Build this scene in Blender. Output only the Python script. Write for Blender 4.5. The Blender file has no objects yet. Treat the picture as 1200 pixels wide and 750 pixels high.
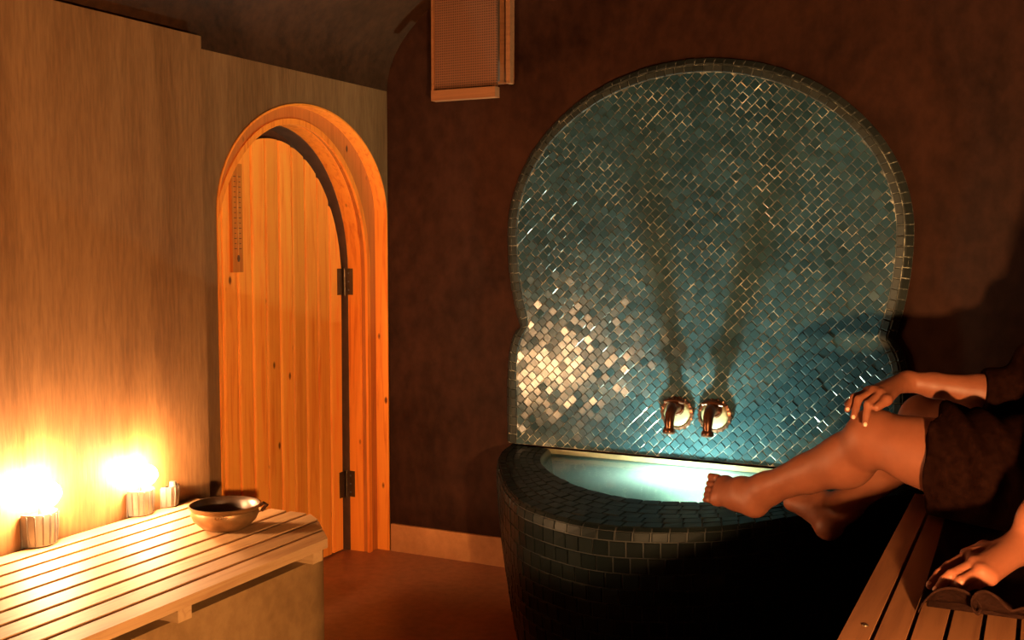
import bpy, bmesh, math, random
import numpy as np
from mathutils import Vector, Matrix

rnd = random.Random(7)
sc = bpy.context.scene
COL = sc.collection

# ------------------------------------------------------------------ camera
CAM_H = 1.30
FPX = 1275.0                       # focal length in pixels of the 1200 px wide frame
PITCH = math.atan(90 / 1275.0)
YAW = math.atan(628 / 1275.0 * math.cos(PITCH))
RGT = np.array([math.cos(YAW), math.sin(YAW), 0.0])
FWD = np.array([-math.sin(YAW) * math.cos(PITCH), math.cos(YAW) * math.cos(PITCH), -math.sin(PITCH)])
UPV = np.cross(RGT, FWD)


def ray(px, py):
    return FWD + RGT * (px - 600) / FPX - UPV * (py - 375) / FPX


_d = ray(457.5, 644)               # the floor corner of the room is the world origin
CAM = -_d * (-CAM_H / _d[2])
CAM[2] = CAM_H


def hit(px, py, axis, val):
    d = ray(px, py)
    return CAM + d * ((val - CAM[axis]) / d[axis])


def P(px, py, dep):
    return CAM + ray(px, py) * dep


cam_data = bpy.data.cameras.new('camera')
cam_data.sensor_width = 36.0
cam_data.lens = 36.0 * FPX / 1200.0
cam_data.clip_start = 0.02
cam = bpy.data.objects.new('camera', cam_data)
COL.objects.link(cam)
cam.matrix_world = Matrix((
    (RGT[0], UPV[0], -FWD[0], CAM[0]),
    (RGT[1], UPV[1], -FWD[1], CAM[1]),
    (RGT[2], UPV[2], -FWD[2], CAM[2]),
    (0, 0, 0, 1)))
sc.camera = cam

# ------------------------------------------------------------------ world, exposure
world = bpy.data.worlds.new('world')
sc.world = world
world.use_nodes = True
world.node_tree.nodes['Background'].inputs[0].default_value = (0.02, 0.012, 0.008, 1)
world.node_tree.nodes['Background'].inputs[1].default_value = 0.2
sc.view_settings.view_transform = 'Standard'
sc.view_settings.look = 'None'
sc.view_settings.gamma = 1.0
sc.view_settings.use_curve_mapping = False
sc.view_settings.exposure = 0.0
sc.cycles.use_denoising = True
sc.cycles.max_bounces = 8
sc.cycles.transparent_max_bounces = 12
sc.cycles.sample_clamp_indirect = 6.0

# lamp strengths (radiance of the bulbs)
BULB_WALL = 1000.0                  # the uplights on the left bench
BULB_KEY = 11800.0                   # the lantern on the right bench, behind the frame
BULB_WATER = 6500.0                  # the lamp in the basin
WARM = (1.0, 0.57, 0.26)

# ------------------------------------------------------------------ materials


def new_mat(name):
    m = bpy.data.materials.new(name)
    m.use_nodes = True
    nt = m.node_tree
    nt.nodes.clear()
    out = nt.nodes.new('ShaderNodeOutputMaterial')
    b = nt.nodes.new('ShaderNodeBsdfPrincipled')
    nt.links.new(b.outputs[0], out.inputs[0])
    return m, nt, b, out


def N(nt, kind, **kw):
    n = nt.nodes.new(kind)
    for k, v in kw.items():
        if k.startswith('i_'):
            key = k[2:]
            n.inputs[int(key) if key.isdigit() else key.replace('_', ' ')].default_value = v
        else:
            setattr(n, k, v)
    return n


def coords(nt, scale=(1, 1, 1), kind='Object', rot=(0, 0, 0)):
    tc = N(nt, 'ShaderNodeTexCoord')
    mp = N(nt, 'ShaderNodeMapping')
    mp.inputs['Scale'].default_value = scale
    mp.inputs['Rotation'].default_value = rot
    nt.links.new(tc.outputs[kind], mp.inputs[0])
    return mp.outputs[0]


def geo(nt, scale=(1, 1, 1)):
    g = N(nt, 'ShaderNodeNewGeometry')
    mp = N(nt, 'ShaderNodeMapping')
    mp.inputs['Scale'].default_value = scale
    nt.links.new(g.outputs['Position'], mp.inputs[0])
    return mp.outputs[0]


def ramp(nt, fac, stops):
    r = N(nt, 'ShaderNodeValToRGB')
    e = r.color_ramp.elements
    while len(e) < len(stops):
        e.new(0.5)
    for q, (p, c) in zip(e, stops):
        q.position = p
        q.color = (*c, 1)
    nt.links.new(fac, r.inputs[0])
    return r.outputs[0]


def noise(nt, vec, scale, detail=4, rough=0.55, dist=0.0):
    n = N(nt, 'ShaderNodeTexNoise')
    n.inputs['Scale'].default_value = scale
    n.inputs['Detail'].default_value = detail
    n.inputs['Roughness'].default_value = rough
    n.inputs['Distortion'].default_value = dist
    nt.links.new(vec, n.inputs['Vector'])
    return n.outputs[0]


def mixc(nt, fac, a, b, mode='MIX'):
    m = N(nt, 'ShaderNodeMix', data_type='RGBA', blend_type=mode)
    for s, v in ((m.inputs[0], fac), (m.inputs[6], a), (m.inputs[7], b)):
        if hasattr(v, 'links') or isinstance(v, bpy.types.NodeSocket):
            nt.links.new(v, s)
        elif isinstance(v, (int, float)):
            s.default_value = v
        else:
            s.default_value = (*v, 1)
    return m.outputs[2]


def bump(nt, b, height, strength=0.3, dist=0.01):
    n = N(nt, 'ShaderNodeBump')
    n.inputs['Strength'].default_value = strength
    n.inputs['Distance'].default_value = dist
    nt.links.new(height, n.inputs['Height'])
    nt.links.new(n.outputs[0], b.inputs['Normal'])


def plaster(name, c1, c2, rough, sc1=2.0, stretch=(1, 1, 1), bs=0.25, spec=0.4, fine=30.0):
    m, nt, b, _ = new_mat(name)
    v = geo(nt, stretch)
    n1 = noise(nt, v, sc1, 6, 0.65, 0.6)
    n2 = noise(nt, v, fine, 5, 0.6)
    col = ramp(nt, n1, [(0.3, c1), (0.7, c2)])
    col = mixc(nt, 0.35, col, ramp(nt, n2, [(0.35, c1), (0.65, c2)]))
    nt.links.new(col, b.inputs['Base Color'])
    r = ramp(nt, n1, [(0.3, (rough - .08,) * 3), (0.7, (rough + .1,) * 3)])
    nt.links.new(r, b.inputs['Roughness'])
    b.inputs['Specular IOR Level'].default_value = spec
    bump(nt, b, n2, bs, 0.004)
    return m


def wood(name, light, dark, axis='y', rough=0.45, knots=True, per_object=True):
    """Pine: grain stretched along one axis, knots, a shade of its own for each board."""
    m, nt, b, _ = new_mat(name)
    st = {'x': (1.2, 22, 22), 'y': (22, 1.2, 22), 'z': (22, 22, 1.2)}[axis]
    st2 = {'x': (6, 12, 12), 'y': (12, 6, 12), 'z': (12, 12, 6)}[axis]
    g = N(nt, 'ShaderNodeNewGeometry')
    oi = N(nt, 'ShaderNodeObjectInfo')
    off = N(nt, 'ShaderNodeVectorMath', operation='ADD')
    sc_ = N(nt, 'ShaderNodeMath', operation='MULTIPLY')
    sc_.inputs[1].default_value = 17.0 if per_object else 0.0
    nt.links.new(oi.outputs['Random'], sc_.inputs[0])
    nt.links.new(g.outputs['Position'], off.inputs[0])
    nt.links.new(sc_.outputs[0], off.inputs[1])
    mp = N(nt, 'ShaderNodeMapping')
    mp.inputs['Scale'].default_value = st
    nt.links.new(off.outputs[0], mp.inputs[0])
    grain = noise(nt, mp.outputs[0], 2.2, 6, 0.6, 0.8)
    col = ramp(nt, grain, [(0.28, dark), (0.5, light), (0.72, tuple(min(1, x * 1.12) for x in light))])
    if knots:
        mp2 = N(nt, 'ShaderNodeMapping')
        mp2.inputs['Scale'].default_value = st2
        nt.links.new(off.outputs[0], mp2.inputs[0])
        vo = N(nt, 'ShaderNodeTexVoronoi')
        vo.inputs['Scale'].default_value = 1.0
        nt.links.new(mp2.outputs[0], vo.inputs['Vector'])
        k = ramp(nt, vo.outputs['Distance'], [(0.06, (1, 1, 1)), (0.11, (0, 0, 0))])
        pick = N(nt, 'ShaderNodeSeparateColor')
        nt.links.new(vo.outputs['Color'], pick.inputs[0])
        gt = N(nt, 'ShaderNodeMath', operation='GREATER_THAN')
        gt.inputs[1].default_value = 0.45
        nt.links.new(pick.outputs[0], gt.inputs[0])
        mu = N(nt, 'ShaderNodeMath', operation='MULTIPLY')
        nt.links.new(k, mu.inputs[0])
        nt.links.new(gt.outputs[0], mu.inputs[1])
        col = mixc(nt, mu.outputs[0], col, tuple(x * 0.22 for x in dark))
    sh = N(nt, 'ShaderNodeMapRange')
    sh.inputs[3].default_value = 0.82
    sh.inputs[4].default_value = 1.08
    nt.links.new(oi.outputs['Random'], sh.inputs[0])
    col = mixc(nt, 1.0, col, sh.outputs[0], 'MULTIPLY')
    nt.links.new(col, b.inputs['Base Color'])
    b.inputs['Roughness'].default_value = rough
    b.inputs['Specular IOR Level'].default_value = 0.35
    bump(nt, b, grain, 0.15, 0.002)
    return m


def plain(name, col, rough=0.5, metal=0.0, var=0.25, sc1=20.0, bs=0.1, spec=0.5):
    m, nt, b, _ = new_mat(name)
    n1 = noise(nt, geo(nt), sc1, 5, 0.6)
    c = ramp(nt, n1, [(0.3, tuple(x * (1 - var) for x in col)), (0.7, tuple(min(1, x * (1 + var)) for x in col))])
    nt.links.new(c, b.inputs['Base Color'])
    b.inputs['Roughness'].default_value = rough
    b.inputs['Metallic'].default_value = metal
    b.inputs['Specular IOR Level'].default_value = spec
    bump(nt, b, n1, bs, 0.003)
    return m


def emit(name, col, strength):
    m = bpy.data.materials.new(name)
    m.use_nodes = True
    nt = m.node_tree
    nt.nodes.clear()
    out = nt.nodes.new('ShaderNodeOutputMaterial')
    e = nt.nodes.new('ShaderNodeEmission')
    e.inputs[0].default_value = (*col, 1)
    e.inputs[1].default_value = strength
    nt.links.new(e.outputs[0], out.inputs[0])
    return m


def tile_mat(name, c1, c2, c3, rough=0.16, spec=0.5):
    """Glazed hand-cut tile: every tile a shade of its own (object random or a per-face value)."""
    m, nt, b, _ = new_mat(name)
    oi = N(nt, 'ShaderNodeObjectInfo')
    at = N(nt, 'ShaderNodeAttribute', attribute_name='shade')
    ad = N(nt, 'ShaderNodeMath', operation='ADD')
    nt.links.new(oi.outputs['Random'], ad.inputs[0])
    nt.links.new(at.outputs['Fac'], ad.inputs[1])
    fr = N(nt, 'ShaderNodeMath', operation='FRACT')
    nt.links.new(ad.outputs[0], fr.inputs[0])
    col = ramp(nt, fr.outputs[0], [(0.0, c1), (0.5, c2), (0.96, c3)])
    n1 = noise(nt, geo(nt), 60, 4, 0.6)
    big = noise(nt, geo(nt), 2.4, 4, 0.6)
    col = mixc(nt, 0.45, col, ramp(nt, n1, [(0.3, c1), (0.7, c2)]))
    col = mixc(nt, 0.35, col, ramp(nt, big, [(0.35, c1), (0.65, c3)]))
    nt.links.new(col, b.inputs['Base Color'])
    b.inputs['Roughness'].default_value = rough
    b.inputs['Specular IOR Level'].default_value = spec
    bump(nt, b, n1, 0.12, 0.003)
    return m


M = {}
M['left_plaster'] = plaster('streaked_tan_plaster', (0.105, 0.046, 0.017), (0.245, 0.125, 0.050), 0.5, 2.2, (3.0, 3.0, 0.35), 0.2, 0.3)
M['back_plaster'] = plaster('dark_brown_tadelakt', (0.010, 0.0036, 0.0022), (0.050, 0.0180, 0.0100), 0.58, 2.3, (1, 1, 0.7), 0.12, 0.05, 18.0)
M['ceiling'] = plaster('dark_olive_vault_plaster', (0.009, 0.0046, 0.0024), (0.060, 0.0230, 0.0095), 0.5, 1.6, (1, 1, 1), 0.15, 0.12)
M['floor'] = plaster('red_brown_polished_floor', (0.20, 0.072, 0.034), (0.46, 0.185, 0.090), 0.40, 2.0, (1, 1, 1), 0.1, 0.4)
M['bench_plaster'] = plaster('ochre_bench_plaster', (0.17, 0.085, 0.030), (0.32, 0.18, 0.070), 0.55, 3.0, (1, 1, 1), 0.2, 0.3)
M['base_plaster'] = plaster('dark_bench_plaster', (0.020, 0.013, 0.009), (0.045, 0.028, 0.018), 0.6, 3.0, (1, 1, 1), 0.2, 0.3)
M['skirting'] = plaster('tan_skirting_plaster', (0.34, 0.13, 0.045), (0.52, 0.22, 0.080), 0.5, 4.0, (1, 1, 1), 0.15, 0.3)
M['pine_door'] = wood('orange_pine', (1.0, 0.36, 0.055), (0.84, 0.21, 0.024), 'z', 0.42)
M['pine_frame'] = wood('orange_pine_frame', (0.95, 0.29, 0.036), (0.72, 0.16, 0.018), 'z', 0.42)
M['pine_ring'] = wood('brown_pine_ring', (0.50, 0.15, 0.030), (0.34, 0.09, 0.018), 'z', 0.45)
M['door_gap_shade'] = plain('shaded_door_gap', (0.10, 0.045, 0.025), 0.6)  # dark brown puts the shade of the gap round the leaf into the colour
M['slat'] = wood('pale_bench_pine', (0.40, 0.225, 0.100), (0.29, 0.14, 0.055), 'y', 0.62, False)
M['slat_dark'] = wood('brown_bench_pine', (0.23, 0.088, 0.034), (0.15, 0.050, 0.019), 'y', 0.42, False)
M['batten'] = wood('bench_batten_pine', (0.50, 0.29, 0.13), (0.38, 0.19, 0.08), 'x', 0.5, False)
M['brass'] = plain('worn_copper_bowl', (0.26, 0.135, 0.052), 0.42, 0.6, 0.35, 14.0, 0.25)
M['bowl_inside'] = plain('dark_bowl_inside', (0.045, 0.022, 0.012), 0.35, 0.3, 0.4, 14.0)
M['iron'] = plain('dark_hinge_iron', (0.13, 0.085, 0.05), 0.35, 0.8)
M['steel'] = plain('lamp_steel', (0.20, 0.185, 0.17), 0.38, 0.6, 0.15)
M['steel_dark'] = plain('lamp_dark_metal', (0.12, 0.11, 0.10), 0.45, 0.4, 0.15)
M['bronze'] = plain('dark_bronze_spout', (0.10, 0.038, 0.020), 0.26, 0.7, 0.4, 40.0)
M['cream'] = plain('cream_rosette', (0.24, 0.20, 0.105), 0.4, 0.0, 0.2, 40.0)
M['grille'] = None
M['plaque'] = wood('thermometer_pine', (0.62, 0.20, 0.030), (0.46, 0.12, 0.016), 'z', 0.5, False)
M['ticks'] = plain('thermometer_ink', (0.10, 0.035, 0.012), 0.6, 0.0, 0.1)
M['tube'] = plain('thermometer_tube', (0.62, 0.27, 0.07), 0.2)
m, nt, b, _ = new_mat('patchy_grout')
g1 = noise(nt, geo(nt), 7.0, 5, 0.7, 0.4)
g2 = noise(nt, geo(nt), 45.0, 3, 0.6)
gm = N(nt, 'ShaderNodeMath', operation='MULTIPLY')
nt.links.new(g1, gm.inputs[0])
nt.links.new(g2, gm.inputs[1])
nt.links.new(ramp(nt, gm.outputs[0], [(0.19, (0.030, 0.034, 0.031)), (0.27, (0.13, 0.135, 0.115)), (0.36, (0.55, 0.54, 0.44))]), b.inputs['Base Color'])
b.inputs['Roughness'].default_value = 0.6
M['grout'] = m
M['grout_dark'] = plain('dark_grout', (0.030, 0.029, 0.025), 0.6, 0.0, 0.8, 8.0)
M['tile'] = tile_mat('teal_zellige', (0.008, 0.025, 0.033), (0.018, 0.050, 0.064), (0.038, 0.086, 0.102), 0.2, 0.42)
M['tile_border'] = tile_mat('border_zellige', (0.016, 0.021, 0.021), (0.028, 0.034, 0.033), (0.048, 0.054, 0.050), 0.45, 0.15)
M['tile_tub'] = tile_mat('dark_tub_zellige', (0.003, 0.0050, 0.0055), (0.006, 0.0092, 0.0095), (0.013, 0.017, 0.0165), 0.42, 0.09)
M['basin'] = tile_mat('pale_basin_glaze', (0.020, 0.036, 0.028), (0.030, 0.050, 0.040), (0.044, 0.066, 0.052), 0.3)
M['towel'] = plain('dark_brown_towel', (0.012, 0.0046, 0.003), 0.95, 0.0, 0.35, 120.0, 0.5, 0.0)
M['robe'] = plain('dark_brown_robe', (0.0085, 0.0028, 0.0018), 0.95, 0.0, 0.4, 60.0, 0.4, 0.0)
M['hair'] = plain('dark_hair', (0.02, 0.012, 0.008), 0.5, 0.0, 0.5, 80.0)
M['eye'] = plain('eye_white', (0.6, 0.55, 0.5), 0.2, 0.0, 0.05)
M['bulb'] = emit('warm_bulb', WARM, BULB_WALL)
M['bulb_key'] = emit('lantern_bulb', (1.0, 0.54, 0.21), BULB_KEY)
M['bulb_water'] = emit('greenish_white_lens', (0.88, 1.0, 0.84), BULB_WATER)
M['candle_glass'] = plain('lantern_brass', (0.5, 0.33, 0.15), 0.35, 0.8)

m, nt, b, _ = new_mat('skin')
n1 = noise(nt, geo(nt), 9, 4, 0.6)
n2 = noise(nt, geo(nt), 160, 3, 0.6)
nt.links.new(ramp(nt, n1, [(0.3, (0.165, 0.047, 0.021)), (0.7, (0.23, 0.072, 0.034))]), b.inputs['Base Color'])
b.inputs['Roughness'].default_value = 0.52
b.inputs['Subsurface Weight'].default_value = 0.15
b.inputs['Subsurface Radius'].default_value = (0.012, 0.005, 0.003)
b.inputs['Subsurface Scale'].default_value = 0.6
b.inputs['Specular IOR Level'].default_value = 0.3
bump(nt, b, n2, 0.06, 0.001)
M['skin'] = m
M['nail'] = plain('pale_nail', (0.72, 0.42, 0.30), 0.25, 0.0, 0.05)

# woven cane front of the vent box
m, nt, b, _ = new_mat('woven_cane')
v = geo(nt)
w1 = N(nt, 'ShaderNodeTexWave', wave_type='BANDS', bands_direction='X')
w1.inputs['Scale'].default_value = 32.0
w2 = N(nt, 'ShaderNodeTexWave', wave_type='BANDS', bands_direction='Z')
w2.inputs['Scale'].default_value = 32.0
nt.links.new(v, w1.inputs['Vector'])
nt.links.new(v, w2.inputs['Vector'])
mm = N(nt, 'ShaderNodeMath', operation='MAXIMUM')
nt.links.new(w1.outputs['Fac'], mm.inputs[0])
nt.links.new(w2.outputs['Fac'], mm.inputs[1])
nt.links.new(ramp(nt, mm.outputs[0], [(0.25, (0.06, 0.022, 0.010)), (0.8, (0.21, 0.078, 0.033))]), b.inputs['Base Color'])
b.inputs['Roughness'].default_value = 0.6
bump(nt, b, mm.outputs[0], 0.6, 0.003)
M['grille'] = m
M['vent_wood'] = wood('vent_pine', (0.30, 0.115, 0.045), (0.21, 0.078, 0.03), 'x', 0.5, False)

# water: clear with a faint green tint, mirror-like at grazing angles
m = bpy.data.materials.new('basin_water')
m.use_nodes = True
nt = m.node_tree
nt.nodes.clear()
out = nt.nodes.new('ShaderNodeOutputMaterial')
tr = N(nt, 'ShaderNodeBsdfTransparent')
tr.inputs[0].default_value = (0.80, 0.96, 0.90, 1)
tl = N(nt, 'ShaderNodeBsdfTranslucent')
tl.inputs[0].default_value = (0.60, 0.92, 0.82, 1)
gl = N(nt, 'ShaderNodeBsdfGlossy')
gl.inputs['Roughness'].default_value = 0.06
fr = N(nt, 'ShaderNodeFresnel')
fr.inputs[0].default_value = 1.33
mx0 = N(nt, 'ShaderNodeMixShader')
mx0.inputs[0].default_value = 0.05
mx = N(nt, 'ShaderNodeMixShader')
nt.links.new(tr.outputs[0], mx0.inputs[1])
nt.links.new(tl.outputs[0], mx0.inputs[2])
nt.links.new(fr.outputs[0], mx.inputs[0])
nt.links.new(mx0.outputs[0], mx.inputs[1])
nt.links.new(gl.outputs[0], mx.inputs[2])
wn = noise(nt, geo(nt), 14, 3, 0.5)
bp = N(nt, 'ShaderNodeBump')
bp.inputs['Strength'].default_value = 0.25
bp.inputs['Distance'].default_value = 0.01
nt.links.new(wn, bp.inputs['Height'])
nt.links.new(bp.outputs[0], gl.inputs['Normal'])
nt.links.new(mx.outputs[0], out.inputs[0])
M['water'] = m

# ------------------------------------------------------------------ mesh helpers


def link(name, me, mat, parent=None):
    o = bpy.data.objects.new(name, me)
    COL.objects.link(o)
    if mat is not None:
        me.materials.clear()
        me.materials.append(mat)
    if parent is not None:
        o.parent = parent
    return o


def mesh_of(name, verts, faces, smooth=False):
    me = bpy.data.meshes.new(name)
    me.from_pydata([tuple(map(float, v)) for v in verts], [], faces)
    me.validate()
    bm = bmesh.new()
    bm.from_mesh(me)
    bmesh.ops.recalc_face_normals(bm, faces=bm.faces)
    bm.to_mesh(me)
    bm.free()
    if smooth:
        me.polygons.foreach_set('use_smooth', [True] * len(me.polygons))
    return me


def bm_obj(name, bm, mat, parent=None, smooth=False, bevel=0.0, seg=2, angle=0.6):
    if bevel:
        es = [e for e in bm.edges if len(e.link_faces) == 2 and e.calc_face_angle() > angle]
        bmesh.ops.bevel(bm, geom=es, offset=bevel, segments=seg, profile=0.5, affect='EDGES', clamp_overlap=True)
    bmesh.ops.recalc_face_normals(bm, faces=bm.faces)
    me = bpy.data.meshes.new(name)
    bm.to_mesh(me)
    bm.free()
    if smooth:
        me.polygons.foreach_set('use_smooth', [True] * len(me.polygons))
        me.set_sharp_from_angle(angle=0.7)
    return link(name, me, mat, parent)


def add_box(bm, lo, hi):
    vs = [bm.verts.new((x, y, z)) for x in (lo[0], hi[0]) for y in (lo[1], hi[1]) for z in (lo[2], hi[2])]
    for f in ((0, 1, 3, 2), (4, 6, 7, 5), (0, 4, 5, 1), (2, 3, 7, 6), (0, 2, 6, 4), (1, 5, 7, 3)):
        bm.faces.new([vs[i] for i in f])


def box(name, lo, hi, mat, parent=None, bevel=0.0):
    bm = bmesh.new()
    add_box(bm, lo, hi)
    return bm_obj(name, bm, mat, parent, False, bevel)


def lathe(name, prof, n, mat, parent=None, arc=(0.0, 2 * math.pi), smooth=True, loc=(0, 0, 0)):
    full = abs(arc[1] - arc[0] - 2 * math.pi) < 1e-6
    verts, faces = [], []
    cnt = n if full else n + 1
    for i in range(cnt):
        a = arc[0] + (arc[1] - arc[0]) * i / n
        for r, z in prof:
            verts.append((loc[0] + r * math.cos(a), loc[1] + r * math.sin(a), loc[2] + z))
    k = len(prof)
    for i in range(n):
        j = (i + 1) % cnt
        for q in range(k - 1):
            faces.append((i * k + q, j * k + q, j * k + q + 1, i * k + q + 1))
    me = mesh_of(name, verts, faces)
    bm = bmesh.new()
    bm.from_mesh(me)
    bmesh.ops.remove_doubles(bm, verts=bm.verts, dist=1e-5)
    bmesh.ops.recalc_face_normals(bm, faces=bm.faces)
    bm.to_mesh(me)
    bm.free()
    if smooth:
        me.polygons.foreach_set('use_smooth', [True] * len(me.polygons))
        me.set_sharp_from_angle(angle=0.8)
    return link(name, me, mat, parent)


def tube(name, pts, radii, mat, parent=None, n=14):
    """A bent round pipe with its own radius at every point, capped."""
    pts = [Vector(p) for p in pts]
    verts, faces = [], []
    side = None
    for i, p in enumerate(pts):
        d = (pts[min(i + 1, len(pts) - 1)] - pts[max(i - 1, 0)]).normalized()
        if side is None:
            side = d.orthogonal().normalized()
        side = (side - d * side.dot(d)).normalized()
        up = d.cross(side)
        for k in range(n):
            a = 2 * math.pi * k / n
            verts.append(p + (side * math.cos(a) + up * math.sin(a)) * radii[i])
    for i in range(len(pts) - 1):
        for k in range(n):
            faces.append((i * n + k, i * n + (k + 1) % n, (i + 1) * n + (k + 1) % n, (i + 1) * n + k))
    faces.append(tuple(range(n)))
    faces.append(tuple((len(pts) - 1) * n + k for k in range(n)))
    me = mesh_of(name, verts, faces, True)
    me.set_sharp_from_angle(angle=0.8)
    return link(name, me, mat, parent)


def thing(name, label, cat, loc=(0, 0, 0), group=None):
    o = bpy.data.objects.new(name, None)
    o.empty_display_size = 0.1
    COL.objects.link(o)
    o.location = loc
    tag(o, label, cat, group)
    return o


def tag(o, label=None, cat=None, group=None, kind=None):
    if label:
        o['label'] = label
    if cat:
        o['category'] = cat
    if group:
        o['group'] = group
    if kind:
        o['kind'] = kind
    return o


def under(child, root):
    """Parent with the child's world position kept."""
    child.parent = root
    child.matrix_parent_inverse = Matrix.Translation(-Vector(root.location))
    return child


# ------------------------------------------------------------------ the room
W, REAR = 2.85, -4.75
SPRING, RISE = 1.925, 0.61
tag(box('floor', (-0.3, REAR - 0.1, -0.1), (W + 0.1, 0.1, 0.0), M['floor']), 'red brown polished plaster floor of the steam room', 'floor', kind='structure')
tag(box('wall_back', (-0.3, 0.0, 0.0), (W + 0.1, 0.12, 2.7), M['back_plaster']), 'dark red brown polished plaster wall around the tiled panel', 'wall', kind='structure')
tag(box('wall_right', (W, REAR, 0.0), (W + 0.12, 0.0, 2.7), M['back_plaster']), 'dark plaster wall behind the seated person', 'wall', kind='structure')
tag(box('wall_rear', (-0.3, REAR - 0.12, 0.0), (W + 0.1, REAR, 2.7), M['back_plaster']), 'dark plaster wall opposite the tiled panel', 'wall', kind='structure')

# barrel vault, springing from the left wall
vv, ff = [], []
nseg = 40
for i in range(nseg + 1):
    a = math.pi * i / nseg
    x, z = W / 2 - W / 2 * math.cos(a), SPRING + RISE * math.sin(a)
    for y in (REAR, 0.0):
        vv.append((x, y, z))
    xo, zo = W / 2 - (W / 2 + .1) * math.cos(a), SPRING + (RISE + .1) * math.sin(a)
    for y in (REAR, 0.0):
        vv.append((xo, y, zo))
for i in range(nseg):
    q, r = 4 * i, 4 * i + 4
    ff += [(q, r, r + 1, q + 1), (q + 2, q + 3, r + 3, r + 2), (q, q + 2, r + 2, r), (q + 1, r + 1, r + 3, q + 3)]
ceil = link('ceiling', mesh_of('ceiling', vv, ff, True), M['ceiling'])
ceil.data.set_sharp_from_angle(angle=0.8)
tag(ceil, 'dark plastered barrel vault over the room', 'ceiling', kind='structure')

# left wall: recessed bay with the arched doorway, thicker plaster towards the camera
DY0, DY1 = -1.043, -0.008
DC, DA = (DY0 + DY1) / 2, (DY1 - DY0) / 2


def arch(y0, y1, spring, rise, n=36, z0=0.0):
    c, a = (y0 + y1) / 2, (y1 - y0) / 2
    pts = [(y0, z0)]
    for i in range(n + 1):
        t = math.pi * (1 - i / n)
        pts.append((c + a * math.cos(t), spring + rise * math.sin(t)))
    pts.append((y1, z0))
    return pts


HOLE = arch(DY0, DY1, 1.40, 0.412)
bm = bmesh.new()
TOP = 1.955
STEP_Y = -1.15
NEAR_X = 0.045
# face of the bay, from the hole outline up to the wall top
top_pts = [(y, TOP + 0.012 * (1 + y)) for y, _ in HOLE]
fr_, tp_ = [], []
for (y, z), (ty, tz) in zip(HOLE[1:-1], top_pts[1:-1]):
    fr_.append(bm.verts.new((0, y, z)))
    tp_.append(bm.verts.new((0, ty, tz)))
for i in range(len(fr_) - 1):
    bm.faces.new((fr_[i], fr_[i + 1], tp_[i + 1], tp_[i]))
a0 = bm.verts.new((0, DY0, 0))
a1 = bm.verts.new((0, STEP_Y, 0))
a2 = bm.verts.new((0, STEP_Y, TOP - 0.03))
bm.faces.new((a0, fr_[0], tp_[0], a2, a1))
b0 = bm.verts.new((0, DY1, 0))
b1 = bm.verts.new((0, 0.0, 0))
b2 = bm.verts.new((0, 0.0, TOP + .01))
bm.faces.new((b0, b1, b2, tp_[-1], fr_[-1]))
# reveal behind the plaster, as deep as the wall
bk = [bm.verts.new((-0.25, y, z)) for y, z in HOLE]
frv = [a0] + fr_ + [b0]
for i in range(len(bk) - 1):
    bm.faces.new((frv[i], frv[i + 1], bk[i + 1], bk[i]))
add_box(bm, (-0.25, REAR, 0), (NEAR_X, STEP_Y, 1.953))
add_box(bm, (-0.25, STEP_Y, TOP - .03), (-0.002, 0.0, 2.2))
wl = bm_obj('wall_left', bm, M['left_plaster'])
tag(wl, 'tan streaked plaster wall with the arched doorway', 'wall', kind='structure')
under(tag(box('plinth', (-0.25, -1.0, -0.01), (-0.19, -0.02, 0.0), M['floor'])), wl)

tag(box('baseboard_back', (0.012, -0.014, 0.0), (0.60, 0.0, 0.116), M['skirting'], None, 0.004), 'tan plaster skirting under the dark wall', 'baseboard', kind='structure')

# ------------------------------------------------------------------ door
door = thing('door_1', 'arched orange pine door set deep in the plaster wall', 'door', (0, DC, 0))
door['kind'] = 'structure'


def ring(name, outer, inner, x0, x1, mat, bevel=0.0):
    """A solid arched band between two outlines of equal point count, from depth x0 back to x1."""
    bm = bmesh.new()
    o0 = [bm.verts.new((x0, y, z)) for y, z in outer]
    i0 = [bm.verts.new((x0, y, z)) for y, z in inner]
    o1 = [bm.verts.new((x1, y, z)) for y, z in outer]
    i1 = [bm.verts.new((x1, y, z)) for y, z in inner]
    for k in range(len(outer) - 1):
        bm.faces.new((o0[k], o0[k + 1], i0[k + 1], i0[k]))
        bm.faces.new((o1[k], i1[k], i1[k + 1], o1[k + 1]))
        bm.faces.new((i0[k], i0[k + 1], i1[k + 1], i1[k]))
        bm.faces.new((o0[k], o1[k], o1[k + 1], o0[k + 1]))
    bm.faces.new((o0[0], i0[0], i1[0], o1[0]))
    bm.faces.new((o0[-1], o1[-1], i1[-1], i0[-1]))
    o = bm_obj(name, bm, mat, None, True, bevel, 2, 0.9)
    return under(o, door)


lin_in = arch(DY0 + .006, DY1 - .006, 1.40, 0.405)
ring('outer_lining', HOLE, lin_in, 0.004, -0.055, M['pine_frame'])
R_IN = arch(-1.014, -0.071, 1.19, 0.560)
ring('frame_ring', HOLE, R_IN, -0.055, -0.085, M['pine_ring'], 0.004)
J_IN = arch(-1.009, -0.076, 1.19, 0.555)
J_BEAD = arch(-1.004, -0.081, 1.19, 0.550)
ring('bead', arch(-1.025, -0.060, 1.19, 0.571), J_BEAD, -0.050, -0.062, M['pine_frame'], 0.003)
ring('jamb_lining', HOLE, J_IN, -0.0851, -0.150, M['pine_frame'])
ring('door_stop', HOLE, arch(-1.005, -0.079, 1.19, 0.552), -0.150, -0.245, M['door_gap_shade'])
bkp = box('backing_board', (-0.25, DY0 + .01, 0.0), (-0.225, DY1 - .01, 1.8), M['door_gap_shade'])  # dark board added behind the leaf, coloured as the shaded gap
under(bkp, door)

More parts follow.
